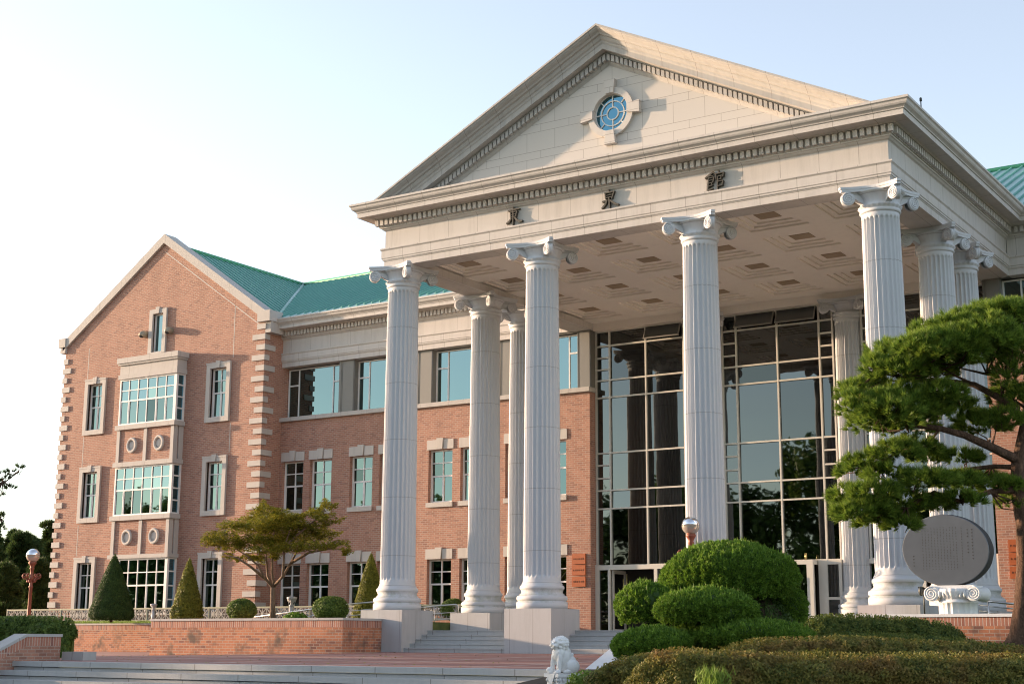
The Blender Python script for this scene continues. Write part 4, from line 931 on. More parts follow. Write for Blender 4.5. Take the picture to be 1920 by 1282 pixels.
for cx, zt_, cnt in cols:
    z0 = mc[2]+zt_-(.0 if cnt > 10 else rr.uniform(0, .1)); step = .041 if cnt > 12 else .085
    if cx == -.86: z0 = mc[2]-.15
    for k_ in range(cnt):
        z_ = z0-step*k_; x_ = mc[0]+cx; s_ = .013 if cnt > 12 else .024
        if rr.random() < .1: continue
        if ((x_-mc[0])/RX)**2+((z_-mc[2])/RZ_)**2 > .82: continue
        q.add([(x_-s_, yf-.003, z_), (x_+s_, yf-.003, z_), (x_+s_, yf-.003, z_+s_*.5), (x_-s_, yf-.003, z_+s_*.5)], [(0, 1, 2, 3)])
        q.add([(x_-s_*.25, yf-.0035, z_-s_), (x_+s_*.2, yf-.0035, z_-s_), (x_+s_*.2, yf-.0035, z_+s_), (x_-s_*.25, yf-.0035, z_+s_)], [(0, 1, 2, 3)])
q.build('inscription', 'inscription_ink', so_)
cx, cy = mc[0]+.18, -1.82; m = MB(); zc = mc[2]-RZ_
m.lathe([(.56, 1.0), (.53, 1.06), (.50, 1.10), (.50, zc-.47), (.535, zc-.45), (.535, zc-.42), (.50, zc-.40), (.50, zc-.36)], (cx, cy, 0), 160, mod=lambda r, z, a: r-(.035*math.sqrt(max(0, 1-(((a/(2*math.pi)*20) % 1-.5)/.4)**2)) if 1.09 < z < zc-.46 and abs((a/(2*math.pi)*20) % 1-.5) < .4 else 0))
m.build('short_column', 'white_stone', MT)
m = MB(); m.lathe([(.50, zc-.37), (.56, zc-.26), (.62, zc-.16), (.60, zc-.08)], (cx, cy, 0), 96, mod=lambda r, z, a: r*(1-.05*abs(math.sin(12*a))))
m.box(cx-.56, cx+.56, cy-.44, cy+.44, zc-.12, zc+.005)
for sx in (-1, 1):
    vx = cx+sx*.555; vz = zc-.215; rr_ = .20
    prof = [(rr_, -.50), (rr_, -.42), (rr_*.86, -.30), (rr_*.78, 0), (rr_*.86, .30), (rr_, .42), (rr_, .50)]; k_ = 28
    m.add([(vx+r_*math.cos(t), cy+y_, vz+r_*math.sin(t)) for r_, y_ in prof for t in np.linspace(0, 2*math.pi, k_, False)], [(j*k_+i, j*k_+(i+1) % k_, (j+1)*k_+(i+1) % k_, (j+1)*k_+i) for j in range(6) for i in range(k_)]+[tuple(range(k_)), tuple(range(6*k_, 7*k_))])
    m.tube([(vx-sx*r_*math.cos(h), cy-.505, vz+r_*math.sin(h)) for h, r_ in zip(np.linspace(math.pi/2, 5.6*math.pi, 50), np.linspace(rr_*.93, .03, 50))], .02, 6)
for i in range(7):
    ex = cx-.33+i*.11; m.ell((ex, cy-.50, zc-.22), (.035, .05, .10), 8, 8)
m.build('capital', 'white_stone', MT)
fl = onY(1729, 1104, -2.15); FT2 = empty('flood_light', fl, 'small black flood light mounted left of the memorial column', 'lamp')
m = MB(); m.tube([(fl[0]+.02, -2.1, fl[2]+.05), (fl[0]+.02, -2.1, 1.05)], .02, 6); m.tube([(fl[0], -2.15, fl[2]+.02), (fl[0]+.42, -2.0, fl[2]+.02)], .02, 6); m.build('bracket', 'dark_metal', FT2)
m = MB(); m.ell((fl[0]-.03, -2.15, fl[2]-.05), (.07, .10, .13), 12, 8); m.box(fl[0]-.1, fl[0]+.04, -2.2, -2.1, fl[2]+.03, fl[2]+.07); m.build('lamp_housing', 'dark_metal', FT2)
# lightning rod on the cornice
p = onY(1727, 200, 1.3); m = MB(); m.tube([(p[0], 1.3, 16.1), (p[0], 1.3, onY(1727, 183, 1.3)[2])], .018, 6); m.tube([(p[0], 1.3, onY(1727, 190, 1.3)[2]), (p[0], 1.3, onY(1727, 184, 1.3)[2])], .04, 6); m.build('lightning_rod', 'dark_metal', None, 'thin dark rod standing on the right end of the portico cornice', origin=(p[0], 1.3, 16.1), cat='lightning rod')

# ---------------- lion statue ----------------
def lion():
    base = at(1052, 1261.5, 28); T = empty('lion_statue', base, 'white marble guardian lion seated on a carved pedestal beside the stairs', 'statue')
    th = math.radians(38); left = -AR*np.array([1, 1, 0]); left /= np.linalg.norm(left); tc = np.array([-AF[0], -AF[1], 0]); tc /= np.linalg.norm(tc)
    fw = left*math.cos(th)+tc*math.sin(th); sd = -left*math.sin(th)+tc*math.cos(th)      # sd: the lion's flank nearest the camera
    up = np.array([0, 0, 1.]); Rm = np.stack([fw, sd, up], 1)
    m = MB()
    def E(f_, s_, u, rf, rs, ru, tilt=0):
        c, sn = math.cos(tilt), math.sin(tilt); Q = Rm@np.array([[c, 0, -sn], [0, 1, 0], [sn, 0, c]])
        m.ell(base+Rm@np.array([f_, s_, u]), (rf, rs, ru), 16, 12, Q)
    E(-.15, 0, .18, .21, .18, .18); E(-.05, 0, .30, .16, .165, .22, .35); E(.05, 0, .36, .13, .15, .15)        # rump, trunk, chest
    E(.02, 0, .46, .12, .13, .12)
    for s_ in (-1, 1):
        E(-.17, s_*.15, .13, .16, .08, .13); E(-.03, s_*.15, .035, .10, .05, .035)                             # haunch, hind paw
        E(.10, s_*.095, .27, .055, .05, .12, -.1); E(.125, s_*.10, .14, .042, .042, .13, -.12); E(.165, s_*.105, .03, .065, .05, .033)
        for k_ in range(3): E(.22, s_*.105+(k_-1)*.028, .022, .02, .016, .02)
        E(.06, s_*.13, .56, .045, .03, .04, .5)                                                                # ears
        E(.175, s_*.055, .592, .032, .03, .022)                                                                # brow
        E(.185, s_*.05, .515, .05, .045, .035)                                                                 # cheek
    E(.09, 0, .55, .12, .115, .105); E(.185, 0, .535, .06, .07, .035); E(.225, 0, .555, .025, .035, .022); E(.175, 0, .475, .055, .055, .022); E(.13, 0, .455, .05, .05, .04)
    rr = random.Random(5)
    for ring_f, n_, rad in ((.05, 11, .125), (-.01, 12, .14), (-.06, 11, .125), (.10, 7, .115)):               # mane curls
        for k_ in range(n_):
            a = -0.6+(math.pi+1.2)*k_/(n_-1); E(ring_f+rr.uniform(-.01, .01), math.cos(a)*rad, .545+math.sin(a)*rad*.95, .034, .034, .034)
    for k_ in range(7): a = math.pi*k_/6; E(-.07, math.cos(a)*.11, .43+math.sin(a)*.05, .035, .035, .04)
    for k_ in range(8): E(.13+.01*math.sin(k_), -.09+.026*k_, .40, .018, .018, .022)                           # collar
    E(.15, 0, .37, .022, .022, .026)
    for k_ in range(7): E(-.28-.015*math.sin(k_*.9), .0, .08+.045*k_, .035, .045, .035)                         # tail
    E(.18, -.12, .06, .07, .07, .06)
    o = m.build('body', 'lion_marble', T)
    md = o.modifiers.new('r', 'REMESH'); md.mode = 'VOXEL'; md.voxel_size = .0085
    s2 = o.modifiers.new('s', 'SMOOTH'); s2.factor = .5; s2.iterations = 2
    dg = bpy.context.evaluated_depsgraph_get(); me = bpy.data.meshes.new_from_object(o.evaluated_get(dg)); o.modifiers.clear(); o.data = me
    me.materials.clear(); me.materials.append(MAT['lion_marble']); me.polygons.foreach_set('use_smooth', [True]*len(me.polygons))
    # eyes and nostrils
    q = MB()
    for s_ in (-1, 1): q.ell(base+Rm@np.array([.200, s_*.05, .572]), (.012, .012, .012), 8, 6)
    q.build('eyes', 'coping_granite', T)
    # pedestal
    P = MB()
    def B(f0, f1, s0, s1, u0, u1):
        vs = [tuple(base+Rm@np.array([a, b, c])) for c in (u0, u1) for b in (s0, s1) for a in (f0, f1)]; P.add(vs, [(0, 2, 3, 1), (4, 5, 7, 6), (0, 1, 5, 4), (2, 6, 7, 3), (0, 4, 6, 2), (1, 3, 7, 5)])
    B(-.33, .25, -.21, .21, -.07, -.0); B(-.29, .21, -.17, .17, -.30, -.07); B(-.35, .27, -.23, .23, -.40, -.30); B(-.38, .30, -.26, .26, -1.9, -.40)
    for sf in (-.29, .21):
        for k_ in range(5): P.ell(tuple(base+Rm@np.array([sf, -.15+.075*k_, -.12])), (.035, .035, .04), 8, 6)
    for k_ in range(6): P.ell(tuple(base+Rm@np.array([-.27+.09*k_, .17, -.12])), (.038, .035, .045), 8, 6)
    v = [base+Rm@np.array(c) for c in ((.255, -.13, -.002), (.255, .13, -.002), (.255, 0, -.26), (.262, -.13, -.002), (.262, .13, -.002), (.262, 0, -.26))]
    P.add(v, [(0, 1, 2), (3, 5, 4), (0, 3, 4, 1), (1, 4, 5, 2), (2, 5, 3, 0)])
    P.build('pedestal', 'lion_marble', T)
lion()

# ---------------- planting ----------------
def dirsphere(n): return rnd_dirs(n)
def ell_points(C, R, n, lo=-1., nz=.10, sc=2.5, seed=0):
    d = rnd_dirs(int(n*1.6)); d = d[d[:, 2] > lo][:n]; f = lump(d*np.array(R)+np.array(C), sc, nz, seed)[:, None]
    P = d*np.array(R)*f+np.array(C); N = unit(d/np.array(R)); return P, N
def core(m, C, R, k=.9, seed=0, nz=.1, lo=-1.):
    n, h = 20, 12; vs = []
    for j in range(h+1):
        for i in range(n):
            ph = math.pi*j/h; th = 2*math.pi*i/n; d = np.array([math.sin(ph)*math.cos(th), math.sin(ph)*math.sin(th), max(lo, math.cos(ph))]); q = d*np.array(R)
            f = (1+nz*noise.noise(Vector(q+np.array(C))*2.5+Vector((seed, 0, 0))))*k; vs.append(q*f+np.array(C))
    m.add(vs, [(j*n+i, (j+1)*n+i, (j+1)*n+(i+1) % n, j*n+(i+1) % n) for j in range(h) for i in range(n)], True)
def outside(P, ells, skip, k=.92):
    keep = np.ones(len(P), bool)
    for i, (C, R) in enumerate(ells):
        if i != skip: keep &= (((P-np.array(C))/np.array(R))**2).sum(1) > k*k
    return keep
def bush(name, ells, mat, n, size, label, cat='shrub', group=None, mode='quad', lo=-1., nz=.1, asp=.5, w=.012, fuzz=.04, parent=None, stem=None, seed=0, coremat=None):
    C0 = np.array(ells[0][0]); base = (C0[0], C0[1], min(c[2]-r[2] for c, r in ells))
    T = empty(name, base, label, cat, group) if parent is None else parent
    tot = sum(r[0]*r[1]+r[0]*r[2] for c, r in ells); Vs, Fs, off = [], [], 0
    cm = MB()
    for i, (C, R) in enumerate(ells):
        k_ = int(n*(R[0]*R[1]+R[0]*R[2])/tot); P, N = ell_points(C, R, k_, lo, nz, 2.5, seed); kp = outside(P, ells, i); P, N = P[kp], N[kp]; k_ = len(P)
        P = P+N*RNG.uniform(-fuzz*1.5, fuzz, (k_, 1))
        if mode == 'quad': D = unit(N+rnd_dirs(k_)*.75); V, F = quads(P, D, RNG.uniform(.6, 1.2, k_)*size, asp)
        else:
            D = unit(N*.8+rnd_dirs(k_)*.55+np.array([0, 0, .45])); V, F = blades(P, D, RNG.uniform(.5, 1.3, k_)*size, w)
        Vs.append(V); Fs.append(F+off); off += len(V); core(cm, C, R, .9, seed, nz, lo)
    npmesh('foliage', np.concatenate(Vs), np.concatenate(Fs), mat, T)
    cm.build('inner_growth', coremat or mat, T)
    if stem: s_ = MB(); s_.tube([(C0[0], C0[1], stem), (C0[0]+.02, C0[1], C0[2])], [.09, .05], 8); s_.build('stem', 'bark', T)
    return T
def cone_tree(px0, px1, pyA, z, zb, label, mat, n, size, loose=0.):
    r = (px1-px0)/2*z/FPX/.98; c = at((px0+px1)/2, 1150, z); H = at((px0+px1)/2, pyA, z)[2]-zb; T = empty('conical_shrub', (c[0], c[1], zb), label, 'shrub', 'clipped conical shrubs on the lawn')
    prof = lambda t: r*(1-t)**(.82)*(1-.16*math.exp(-((t)/.06)**2)) if t > .02 else r*.8
    t = 1-np.sqrt(RNG.uniform(0, 1, n)); th = RNG.uniform(0, 2*math.pi, n); rad = np.array([prof(q) for q in t])*(1+loose*RNG.normal(0, .5, n))
    P = np.stack([c[0]+rad*np.cos(th), c[1]+rad*np.sin(th), zb+t*H], 1); P[:, :2] += 0; f = lump(P, 3., .05+loose*.2)[:, None]; ax = np.array([c[0], c[1], 0]); P[:, :2] = ax[:2]+(P[:, :2]-ax[:2])*f
    N = unit(np.stack([np.cos(th), np.sin(th), np.full(n, .4)], 1)); D = unit(N+rnd_dirs(n)*.7)
    V, F = quads(P, D, RNG.uniform(.6, 1.2, n)*size, .45); npmesh('foliage', V, F, mat, T)
    m = MB(); m.lathe([(prof(q)*(.93-loose), zb+q*H*.97+.05) for q in np.linspace(0.021, .99, 12)], (c[0], c[1], 0), 24); m.build('inner_growth', mat, T)
    m = MB(); m.tube([(c[0], c[1], zb-.1), (c[0], c[1], zb+.5)], .07, 8); m.build('trunk', 'bark', T)
cone_tree(165, 253, 1036, 69, 1.28, 'large dense dark green cone shrub in front of the bay window', 'yew_leaf', 16000, .05)
cone_tree(319, 382, 1043, 66, 1.22, 'looser golden green cone shrub right of the bay window', 'gold_leaf', 9000, .055, .12)
cone_tree(657, 730, 1034, 60, 1.05, 'tall green cone shrub directly behind the first column', 'gold_leaf', 12000, .05, .03)
def ball(px0, px1, py0, py1, z, zb, label, mat='box_leaf', n=6000):
    r = (px1-px0)/2*z/FPX; c = at((px0+px1)/2, (py0+py1)/2, z); h = (py1-py0)/2*z/FPX
    top = c[2]+h; cz = max((top+zb)/2, c[2]-.1); bush('round_shrub', [((c[0], c[1], cz), (r, r, top-cz))], mat, n, .045, label, 'shrub', 'clipped round shrubs', stem=zb-.1)
ball(427, 480, 1123, 1160, 60, 1.15, 'round clipped shrub left of the maple trunk')
ball(587, 652, 1118, 1160, 55.5, 1.08, 'wide round clipped shrub by the ramp handrail right of the bollard light')
ball(826, 872, 1123, 1152, 63, 1.08, 'round shrub glimpsed behind the handrail left of the second row column')
p = at(555, 1157, 56); bush('low_shrub', [((p[0], p[1], 1.15), (.45, .4, .22))], 'juniper_leaf', 2500, .06, 'low loose green shrub under the bollard light', fuzz=.08)
# hedge behind the brick stair wall
p = at(40, 1190, 46); d = np.array([AR[0], AR[1], 0]); d /= np.linalg.norm(d)
def hedge(name, a, b, ztop, zbot, depth, mat, n, size, label, fuzz=.05, cat='hedge', nz=.10, asp=.5, group=None, sc=1.6, ends=(1, 1)):
    """one continuous clipped hedge: rounded box section swept from a to b with a lumpy surface"""
    a, b = np.array(a, float), np.array(b, float); L = np.linalg.norm((b-a)[:2]); u = (b-a)[:2]/L; v = np.array([-u[1], u[0]])
    T = empty(name, (a[0], a[1], zbot if not callable(zbot) else -.5), label, cat, group)
    zt_ = ztop if callable(ztop) else (lambda t: ztop); zb_ = zbot if callable(zbot) else (lambda t: zbot)
    def surf(t, ph, k=1.):      # t along, ph 0..pi around from front foot over the top to the back
        t = np.asarray(t, float); ph = np.asarray(ph, float); d_end = np.minimum(t, 1-t)*L; e = np.sqrt(np.clip(d_end/(depth*.5), 0, 1)*(2-np.clip(d_end/(depth*.5), 0, 1)))
        cy_ = np.sign(np.cos(ph))*np.abs(np.cos(ph))**.45; sz = np.abs(np.sin(ph))**.45
        H = np.array([zt_(q)-zb_(q) for q in t]); zb0 = np.array([zb_(q) for q in t])
        P = np.stack([a[0]+u[0]*L*t-v[0]*cy_*depth/2*e*k, a[1]+u[1]*L*t-v[1]*cy_*depth/2*e*k, zb0+H*sz*(.55+.45*e)*k], 1)
        N = unit(np.stack([-v[0]*cy_, -v[1]*cy_, sz*.9], 1)+np.outer(np.where(t < .5, -1, 1)*(1-e), [u[0], u[1], 0])); return P, N
    t = RNG.uniform(0, 1, n); ph = RNG.uniform(.02, math.pi-.6, n); P, N = surf(t, ph); nn = np.array([noise.noise(Vector(q)*sc)*1.0+.5*noise.noise(Vector(q)*sc*3.1) for q in P])[:, None]
    P = P+N*(nn*nz*1.5+RNG.uniform(-fuzz*1.5, fuzz, (n, 1))); V, F = quads(P, unit(N+rnd_dirs(n)*.8), RNG.uniform(.6, 1.25, n)*size, asp)
    ns = n//50; t = RNG.uniform(0, 1, ns); ph = RNG.uniform(.9, 2.2, ns); P2, N2 = surf(t, ph); Vs, Fs = [V], [F]; off = len(V)
    for k_ in range(5):
        Q = P2+np.array([0, 0, 1.])*(.02+.028*k_)+rnd_dirs(ns)*.012; V2, F2 = quads(Q, unit(rnd_dirs(ns)), size*.85, asp); Vs.append(V2); Fs.append(F2+off); off += len(V2)
    npmesh('foliage', np.concatenate(Vs), np.concatenate(Fs), mat, T)
    m = MB(); nt, npn = 40, 12; tt = np.repeat(np.linspace(.004, .996, nt), npn); pp_ = np.tile(np.linspace(0, math.pi, npn), nt); P, N = surf(tt, pp_, .96)
    nn = np.array([noise.noise(Vector(q)*sc) for q in P])[:, None]; P = P+N*(nn*nz*1.5-.06)
    m.add(P, [(i*npn+j, i*npn+j+1, (i+1)*npn+j+1, (i+1)*npn+j) for i in range(nt-1) for j in range(npn-1)], True); m.build('inner_growth', mat, T); return T
hedge('box_hedge', at(-140, 1190, 48), at(134, 1190, 45.5), at(60, 1162, 46)[2], -.3, 1.5, 'box_leaf', 42000, .042, 'leafy green hedge behind the sloping brick stair wall', nz=.10)
# cloud pruned juniper
JT = None
def J(px, py, z, rx, rz, ry=None):
    c = at(px, py, z); return (tuple(c), (rx, ry or rx*.9, rz))
pads = [(J(1368, 1082, 30.2, 1.42, .71), 46000), (J(1212, 1138, 29.6, .62, .50), 14000), (J(1322, 1143, 28.6, 1.02, .41), 22000), (J(1472, 1138, 30.6, .46, .48), 8000), (J(1222, 1212, 28.0, .80, .36), 16000), (J(1300, 1200, 28.4, .55, .30), 7000), (J(1400, 1193, 28.3, 1.24, .34), 20000)]
JT = empty('cloud_pruned_juniper', (pads[0][0][0][0], pads[0][0][0][1], -.3), 'bright green juniper pruned into stacked cloud domes in front of the entrance', 'shrub')
for (C, R), n in pads:
    n = int(n*1.5); P, N = ell_points(C, R, n, -.62, .09, 2.2, 3); k_ = len(P)
    cl = np.array([noise.noise(Vector(q)*9)+.6*noise.noise(Vector(q)*21) for q in P])[:, None]
    P = P+N*(cl*.075+RNG.uniform(-.05, .0, (k_, 1))); D = unit(N*.8+rnd_dirs(k_)*.8+np.array([0, 0, .5])); V, F = blades(P, D, RNG.uniform(.025, .06, k_), .014)
    ns = n//110; P2, N2 = ell_points(C, R, ns, .45, .1, 2.2, 3); V2, F2 = blades(P2, unit(N2*.3+rnd_dirs(len(P2))*.25+np.array([0, 0, 1.])), RNG.uniform(.06, .15, len(P2)), .014)
    npmesh('foliage_dome', np.concatenate([V, V2]), np.concatenate([F, F2+len(V)]), 'juniper_leaf', JT)
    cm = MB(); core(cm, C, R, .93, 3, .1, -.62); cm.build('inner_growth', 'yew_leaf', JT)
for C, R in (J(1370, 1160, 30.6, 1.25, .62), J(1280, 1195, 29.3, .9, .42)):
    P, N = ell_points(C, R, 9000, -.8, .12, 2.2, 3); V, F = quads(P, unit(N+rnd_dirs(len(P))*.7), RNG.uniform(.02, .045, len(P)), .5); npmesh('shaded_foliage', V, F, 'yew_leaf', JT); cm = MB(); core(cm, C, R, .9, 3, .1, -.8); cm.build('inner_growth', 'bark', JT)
s_ = MB(); b0 = at(1360, 1240, 30.2); t0 = np.array(pads[0][0][0])
s_.tube([b0, b0*.5+t0*.5+np.array([.15, 0, 0]), t0], [.16, .12, .07], 10)
for i in (1, 2, 3, 4): s_.tube([b0*.6+t0*.4, (b0*.5+t0*.5+np.array(pads[i][0][0]))*.5, np.array(pads[i][0][0])], [.07, .05, .03], 8)
s_.build('trunk', 'bark', JT)
# azalea hedges
def skyline(pts, z):      # list of photo columns/rows along a hedge top, at depth z -> height profile
    xs = [q[0] for q in pts]; hs_ = [at(q[0], q[1], z)[2] for q in pts]; return lambda t: float(np.interp(t, np.linspace(0, 1, 60), np.interp(np.linspace(xs[0], xs[-1], 60), xs, hs_)))
AZ = 'azalea hedges in the planting bed'
hedge('azalea_hedge', at(1490, 1190, 34.5), at(1815, 1190, 34.5), skyline([(1490, 1161), (1600, 1160), (1700, 1166), (1780, 1176), (1815, 1188)], 34.5), -.4, 1.6, 'azalea_leaf_green', 40000, .034, 'clipped azalea hedge standing directly below the brick memorial planter', nz=.07, group=AZ)
hedge('azalea_hedge', at(1500, 1215, 29.5), at(2050, 1215, 29.5), skyline([(1500, 1196), (1700, 1200), (1800, 1208), (1900, 1220), (2050, 1226)], 29.5), -.6, 1.8, 'azalea_leaf_green', 46000, .032, 'dark green azalea hedge passing in front of the pine trunk', nz=.12, group=AZ)
hedge('azalea_hedge', at(1330, 1230, 25.5), at(2050, 1235, 25.5), skyline([(1330, 1212), (1450, 1208), (1600, 1206), (1800, 1216), (2050, 1236)], 25.5), -.8, 2.0, 'azalea_leaf', 76000, .029, 'reddish tipped azalea hedge in the middle of the planting bed', nz=.12, fuzz=.06, group=AZ)
hedge('azalea_hedge', at(1175, 1262, 22.0), at(2050, 1270, 21.0), skyline([(1175, 1246), (1260, 1228), (1400, 1238), (1600, 1240), (1800, 1238), (2050, 1246)], 21.5), -1.1, 1.8, 'azalea_leaf', 88000, .025, 'olive green azalea hedge along the bottom edge of the photo', nz=.13, fuzz=.06, group=AZ)
hedge('azalea_hedge', at(1105, 1275, 24.5), at(1290, 1262, 24.0), skyline([(1105, 1268), (1150, 1256), (1200, 1240), (1290, 1228)], 24.3), -1.1, 1.1, 'azalea_leaf', 26000, .027, 'low twiggy azalea hedge between the lion statue and the bright juniper', nz=.16, fuzz=.10, group=AZ)
p = at(1337, 1300, 19.5); n = 420; P = np.tile(p, (n, 1))+RNG.normal(0, 1, (n, 3))*np.array([.10, .10, .0])+np.array([0, 0, 1.])*RNG.uniform(0, .26, (n, 1)); V, F = blades(P, unit(rnd_dirs(n)*.6+np.array([0, 0, 1.])), RNG.uniform(.08, .2, n), .009)
T = empty('wild_sprout', p, 'light green feathery sprout growing out of the front azalea hedge', 'plant'); npmesh('leaves', V, F, 'lime_leaf', T); m = MB()
for k_ in range(6): m.tube([p-np.array([0, 0, .2]), p+np.array([.05*math.cos(k_), .05*math.sin(k_), .3])], .006, 5)
m.build('stems', 'lime_leaf', T)
p = at(1100, 1280, 24.5); bush('low_shrub', [(tuple(p), (.30, .3, .17)), (tuple(p+np.array([.25, 0, -.05])), (.25, .25, .12))], 'lime_leaf', 2600, .035, 'small bright green shrub right of the lion pedestal', fuzz=.06)
# ---------------- trees ----------------
def tuft_cloud(C, R, n, nn, ln, w, lo=-.35, up=.55):
    d = rnd_dirs(int(n*2.2)); d = d[d[:, 2] > lo][:n]; rad = RNG.uniform(.35, 1.08, (len(d), 1))**.5
    P = d*np.array(R)*rad+np.array(C); ax = unit(d*np.array([1, 1, .7])+np.array([0, 0, up])+rnd_dirs(len(d))*.3)
    Pn = np.repeat(P, nn, 0); A = np.repeat(ax, nn, 0); D = unit(A*1.0+rnd_dirs(len(Pn))*.72)
    return blades(Pn+A*RNG.uniform(-.35, .35, (len(Pn), 1))*ln*.6, D, RNG.uniform(.75, 1.1, len(Pn))*ln, w)
def pine(label, base, trunk, tr, limbs, pads, n, nn, ln, w, mat, cat='pine tree', bark='red_bark', name='pine_tree', group=None):
    T = empty(name, base, label, cat, group); m = MB(); m.tube(trunk, tr, 12); m.build('trunk', bark, T)
    for pts, r0 in limbs:
        r0 *= .72; m = MB(); k_ = len(pts); q = [np.array(p)+(np.array([noise.noise(Vector(p)*3), noise.noise(Vector(p)*3+Vector((5, 0, 0))), noise.noise(Vector(p)*3+Vector((0, 7, 0)))])*.12 if 0 < i < k_-1 else 0) for i, p in enumerate(pts)]
        m.tube(q, list(np.linspace(r0, r0*.25, k_)), 8); m.build('limb', bark, T)
    m = MB(); LP = np.array([p_ for pts, r0 in limbs for p_ in pts[1:]])
    for C, R in pads:
        C_ = np.array(C); i_ = ((LP-C_)**2).sum(1).argmin(); A_ = LP[i_]
        for k_ in range(3):
            E_ = C_+rnd_dirs(1)[0]*np.array(R)*.7; M_ = (A_+E_)/2+rnd_dirs(1)[0]*.10-np.array([0, 0, .06]); m.tube([A_, M_, E_], [.022, .014, .007], 5)
    m.build('twigs', bark, T)
    tot = sum(r[0]*r[1] for c, r in pads); Vs, Fs, off = [], [], 0
    for C, R in pads:
        V, F = tuft_cloud(C, R, max(6, int(n*R[0]*R[1]/tot)), nn, ln, w); Vs.append(V); Fs.append(F+off); off += len(V)
    npmesh('crown', np.concatenate(Vs), np.concatenate(Fs), mat, T); return T
U = lambda px_, z: px_*z/FPX
PZ = 29.5
PD = [(1640, 980, 40, 14, .3), (1690, 988, 36, 11, -.2), (1600, 968, 36, 16, -.4), (1585, 950, 22, 12, .2), (1790, 655, 60, 30, -.8), (1850, 640, 60, 34, -.9), (1730, 660, 50, 26, -.9), (1885, 640, 50, 34, .6), (1760, 745, 50, 20, -.5), (1665, 780, 60, 36, -.8), (1610, 765, 36, 24, -.6), (1620, 730, 30, 16, .3), (1800, 860, 40, 12, .4), (1905, 612, 60, 34, 0), (1850, 610, 55, 32, .5), (1800, 628, 60, 34, -.3), (1748, 640, 55, 30, .3), (1770, 672, 70, 30, -.6), (1700, 672, 55, 26, 0), (1655, 668, 34, 20, .3), (1690, 700, 60, 22, -.4), (1740, 702, 55, 20, .5), (1840, 665, 60, 30, .2), (1900, 665, 50, 30, -.4), (1640, 690, 30, 16, -.3), (1915, 590, 40, 22, .2), (1880, 588, 40, 18, -.5),
      (1600, 738, 32, 20, 0), (1640, 752, 50, 30, .4), (1690, 762, 60, 34, -.4), (1640, 795, 52, 30, .1), (1700, 800, 60, 26, .5), (1742, 770, 40, 24, -.3), (1790, 775, 50, 22, .6), (1835, 800, 55, 18, .3), (1880, 790, 40, 20, -.2),
      (1905, 715, 42, 34, -.5), (1890, 745, 34, 20, .1), (1915, 755, 34, 22, -.3),
      (1720, 842, 44, 16, .2), (1680, 852, 50, 18, -.3), (1740, 858, 40, 14, .5), (1625, 872, 40, 18, 0), (1600, 885, 34, 14, .4), (1660, 890, 40, 14, -.3), (1590, 932, 36, 16, .2), (1640, 925, 50, 18, -.4), (1690, 945, 56, 20, .1), (1620, 958, 56, 20, -.2), (1670, 972, 50, 14, .4), (1740, 905, 55, 16, -.5), (1790, 905, 50, 14, .2), (1840, 905, 50, 16, .6), (1880, 915, 40, 14, 0), (1800, 940, 44, 12, -.3), (1750, 950, 40, 12, .3), (1900, 945, 30, 14, .2)]
pads_ = [(tuple(at(a, b, PZ+e_)), (U(c, PZ), U(c, PZ)*.85, U(d, PZ)*1.35)) for a, b, c, d, e_ in PD]
q = lambda *a: [at(x, y, PZ+(a_z if len(t_) > 2 else 0)) for t_ in a for x, y, a_z in [(t_[0], t_[1], t_[2] if len(t_) > 2 else 0)]]
tb = at(1893, 1235, PZ)
pine('large dark barked garden pine reaching in from the right edge', (tb[0], tb[1], -.5), [at(1880, 1262, PZ), at(1893, 1228, PZ), at(1908, 1190, PZ), at(1916, 1130, PZ), at(1920, 1060, PZ), at(1918, 980, PZ), at(1908, 920, PZ), at(1908, 870, PZ), at(1922, 800, PZ), at(1940, 720, PZ), at(1935, 640, PZ)], [.30, .22, .17, .155, .15, .145, .14, .13, .11, .08, .04],
     [(q((1908, 862), (1860, 836, -.2), (1810, 820, -.3), (1760, 806, -.2), (1700, 800), (1650, 785, .2)), .15), (q((1925, 790), (1880, 745, -.2), (1830, 722), (1780, 712, .2), (1720, 716, .2), (1680, 705)), .12), (q((1906, 876), (1860, 874, .2), (1810, 880, .3), (1760, 888), (1700, 880), (1650, 865)), .075), (q((1910, 918), (1860, 925, -.2), (1800, 938), (1750, 925, -.1), (1700, 950), (1640, 950)), .085), (q((1935, 700), (1900, 690), (1850, 700, .2), (1800, 690)), .08), (q((1760, 806, -.2), (1740, 840), (1700, 850)), .04), (q((1760, 888), (1720, 900), (1690, 925), (1650, 940)), .03), (q((1830, 722), (1790, 700), (1750, 680)), .05), (q((1780, 712, .2), (1760, 730), (1720, 740)), .03), (q((1700, 716), (1660, 715), (1640, 695)), .03), (q((1930, 770), (1905, 750), (1890, 735)), .05)],
     pads_, 6400, 44, .17, .0075, 'pine_needle')
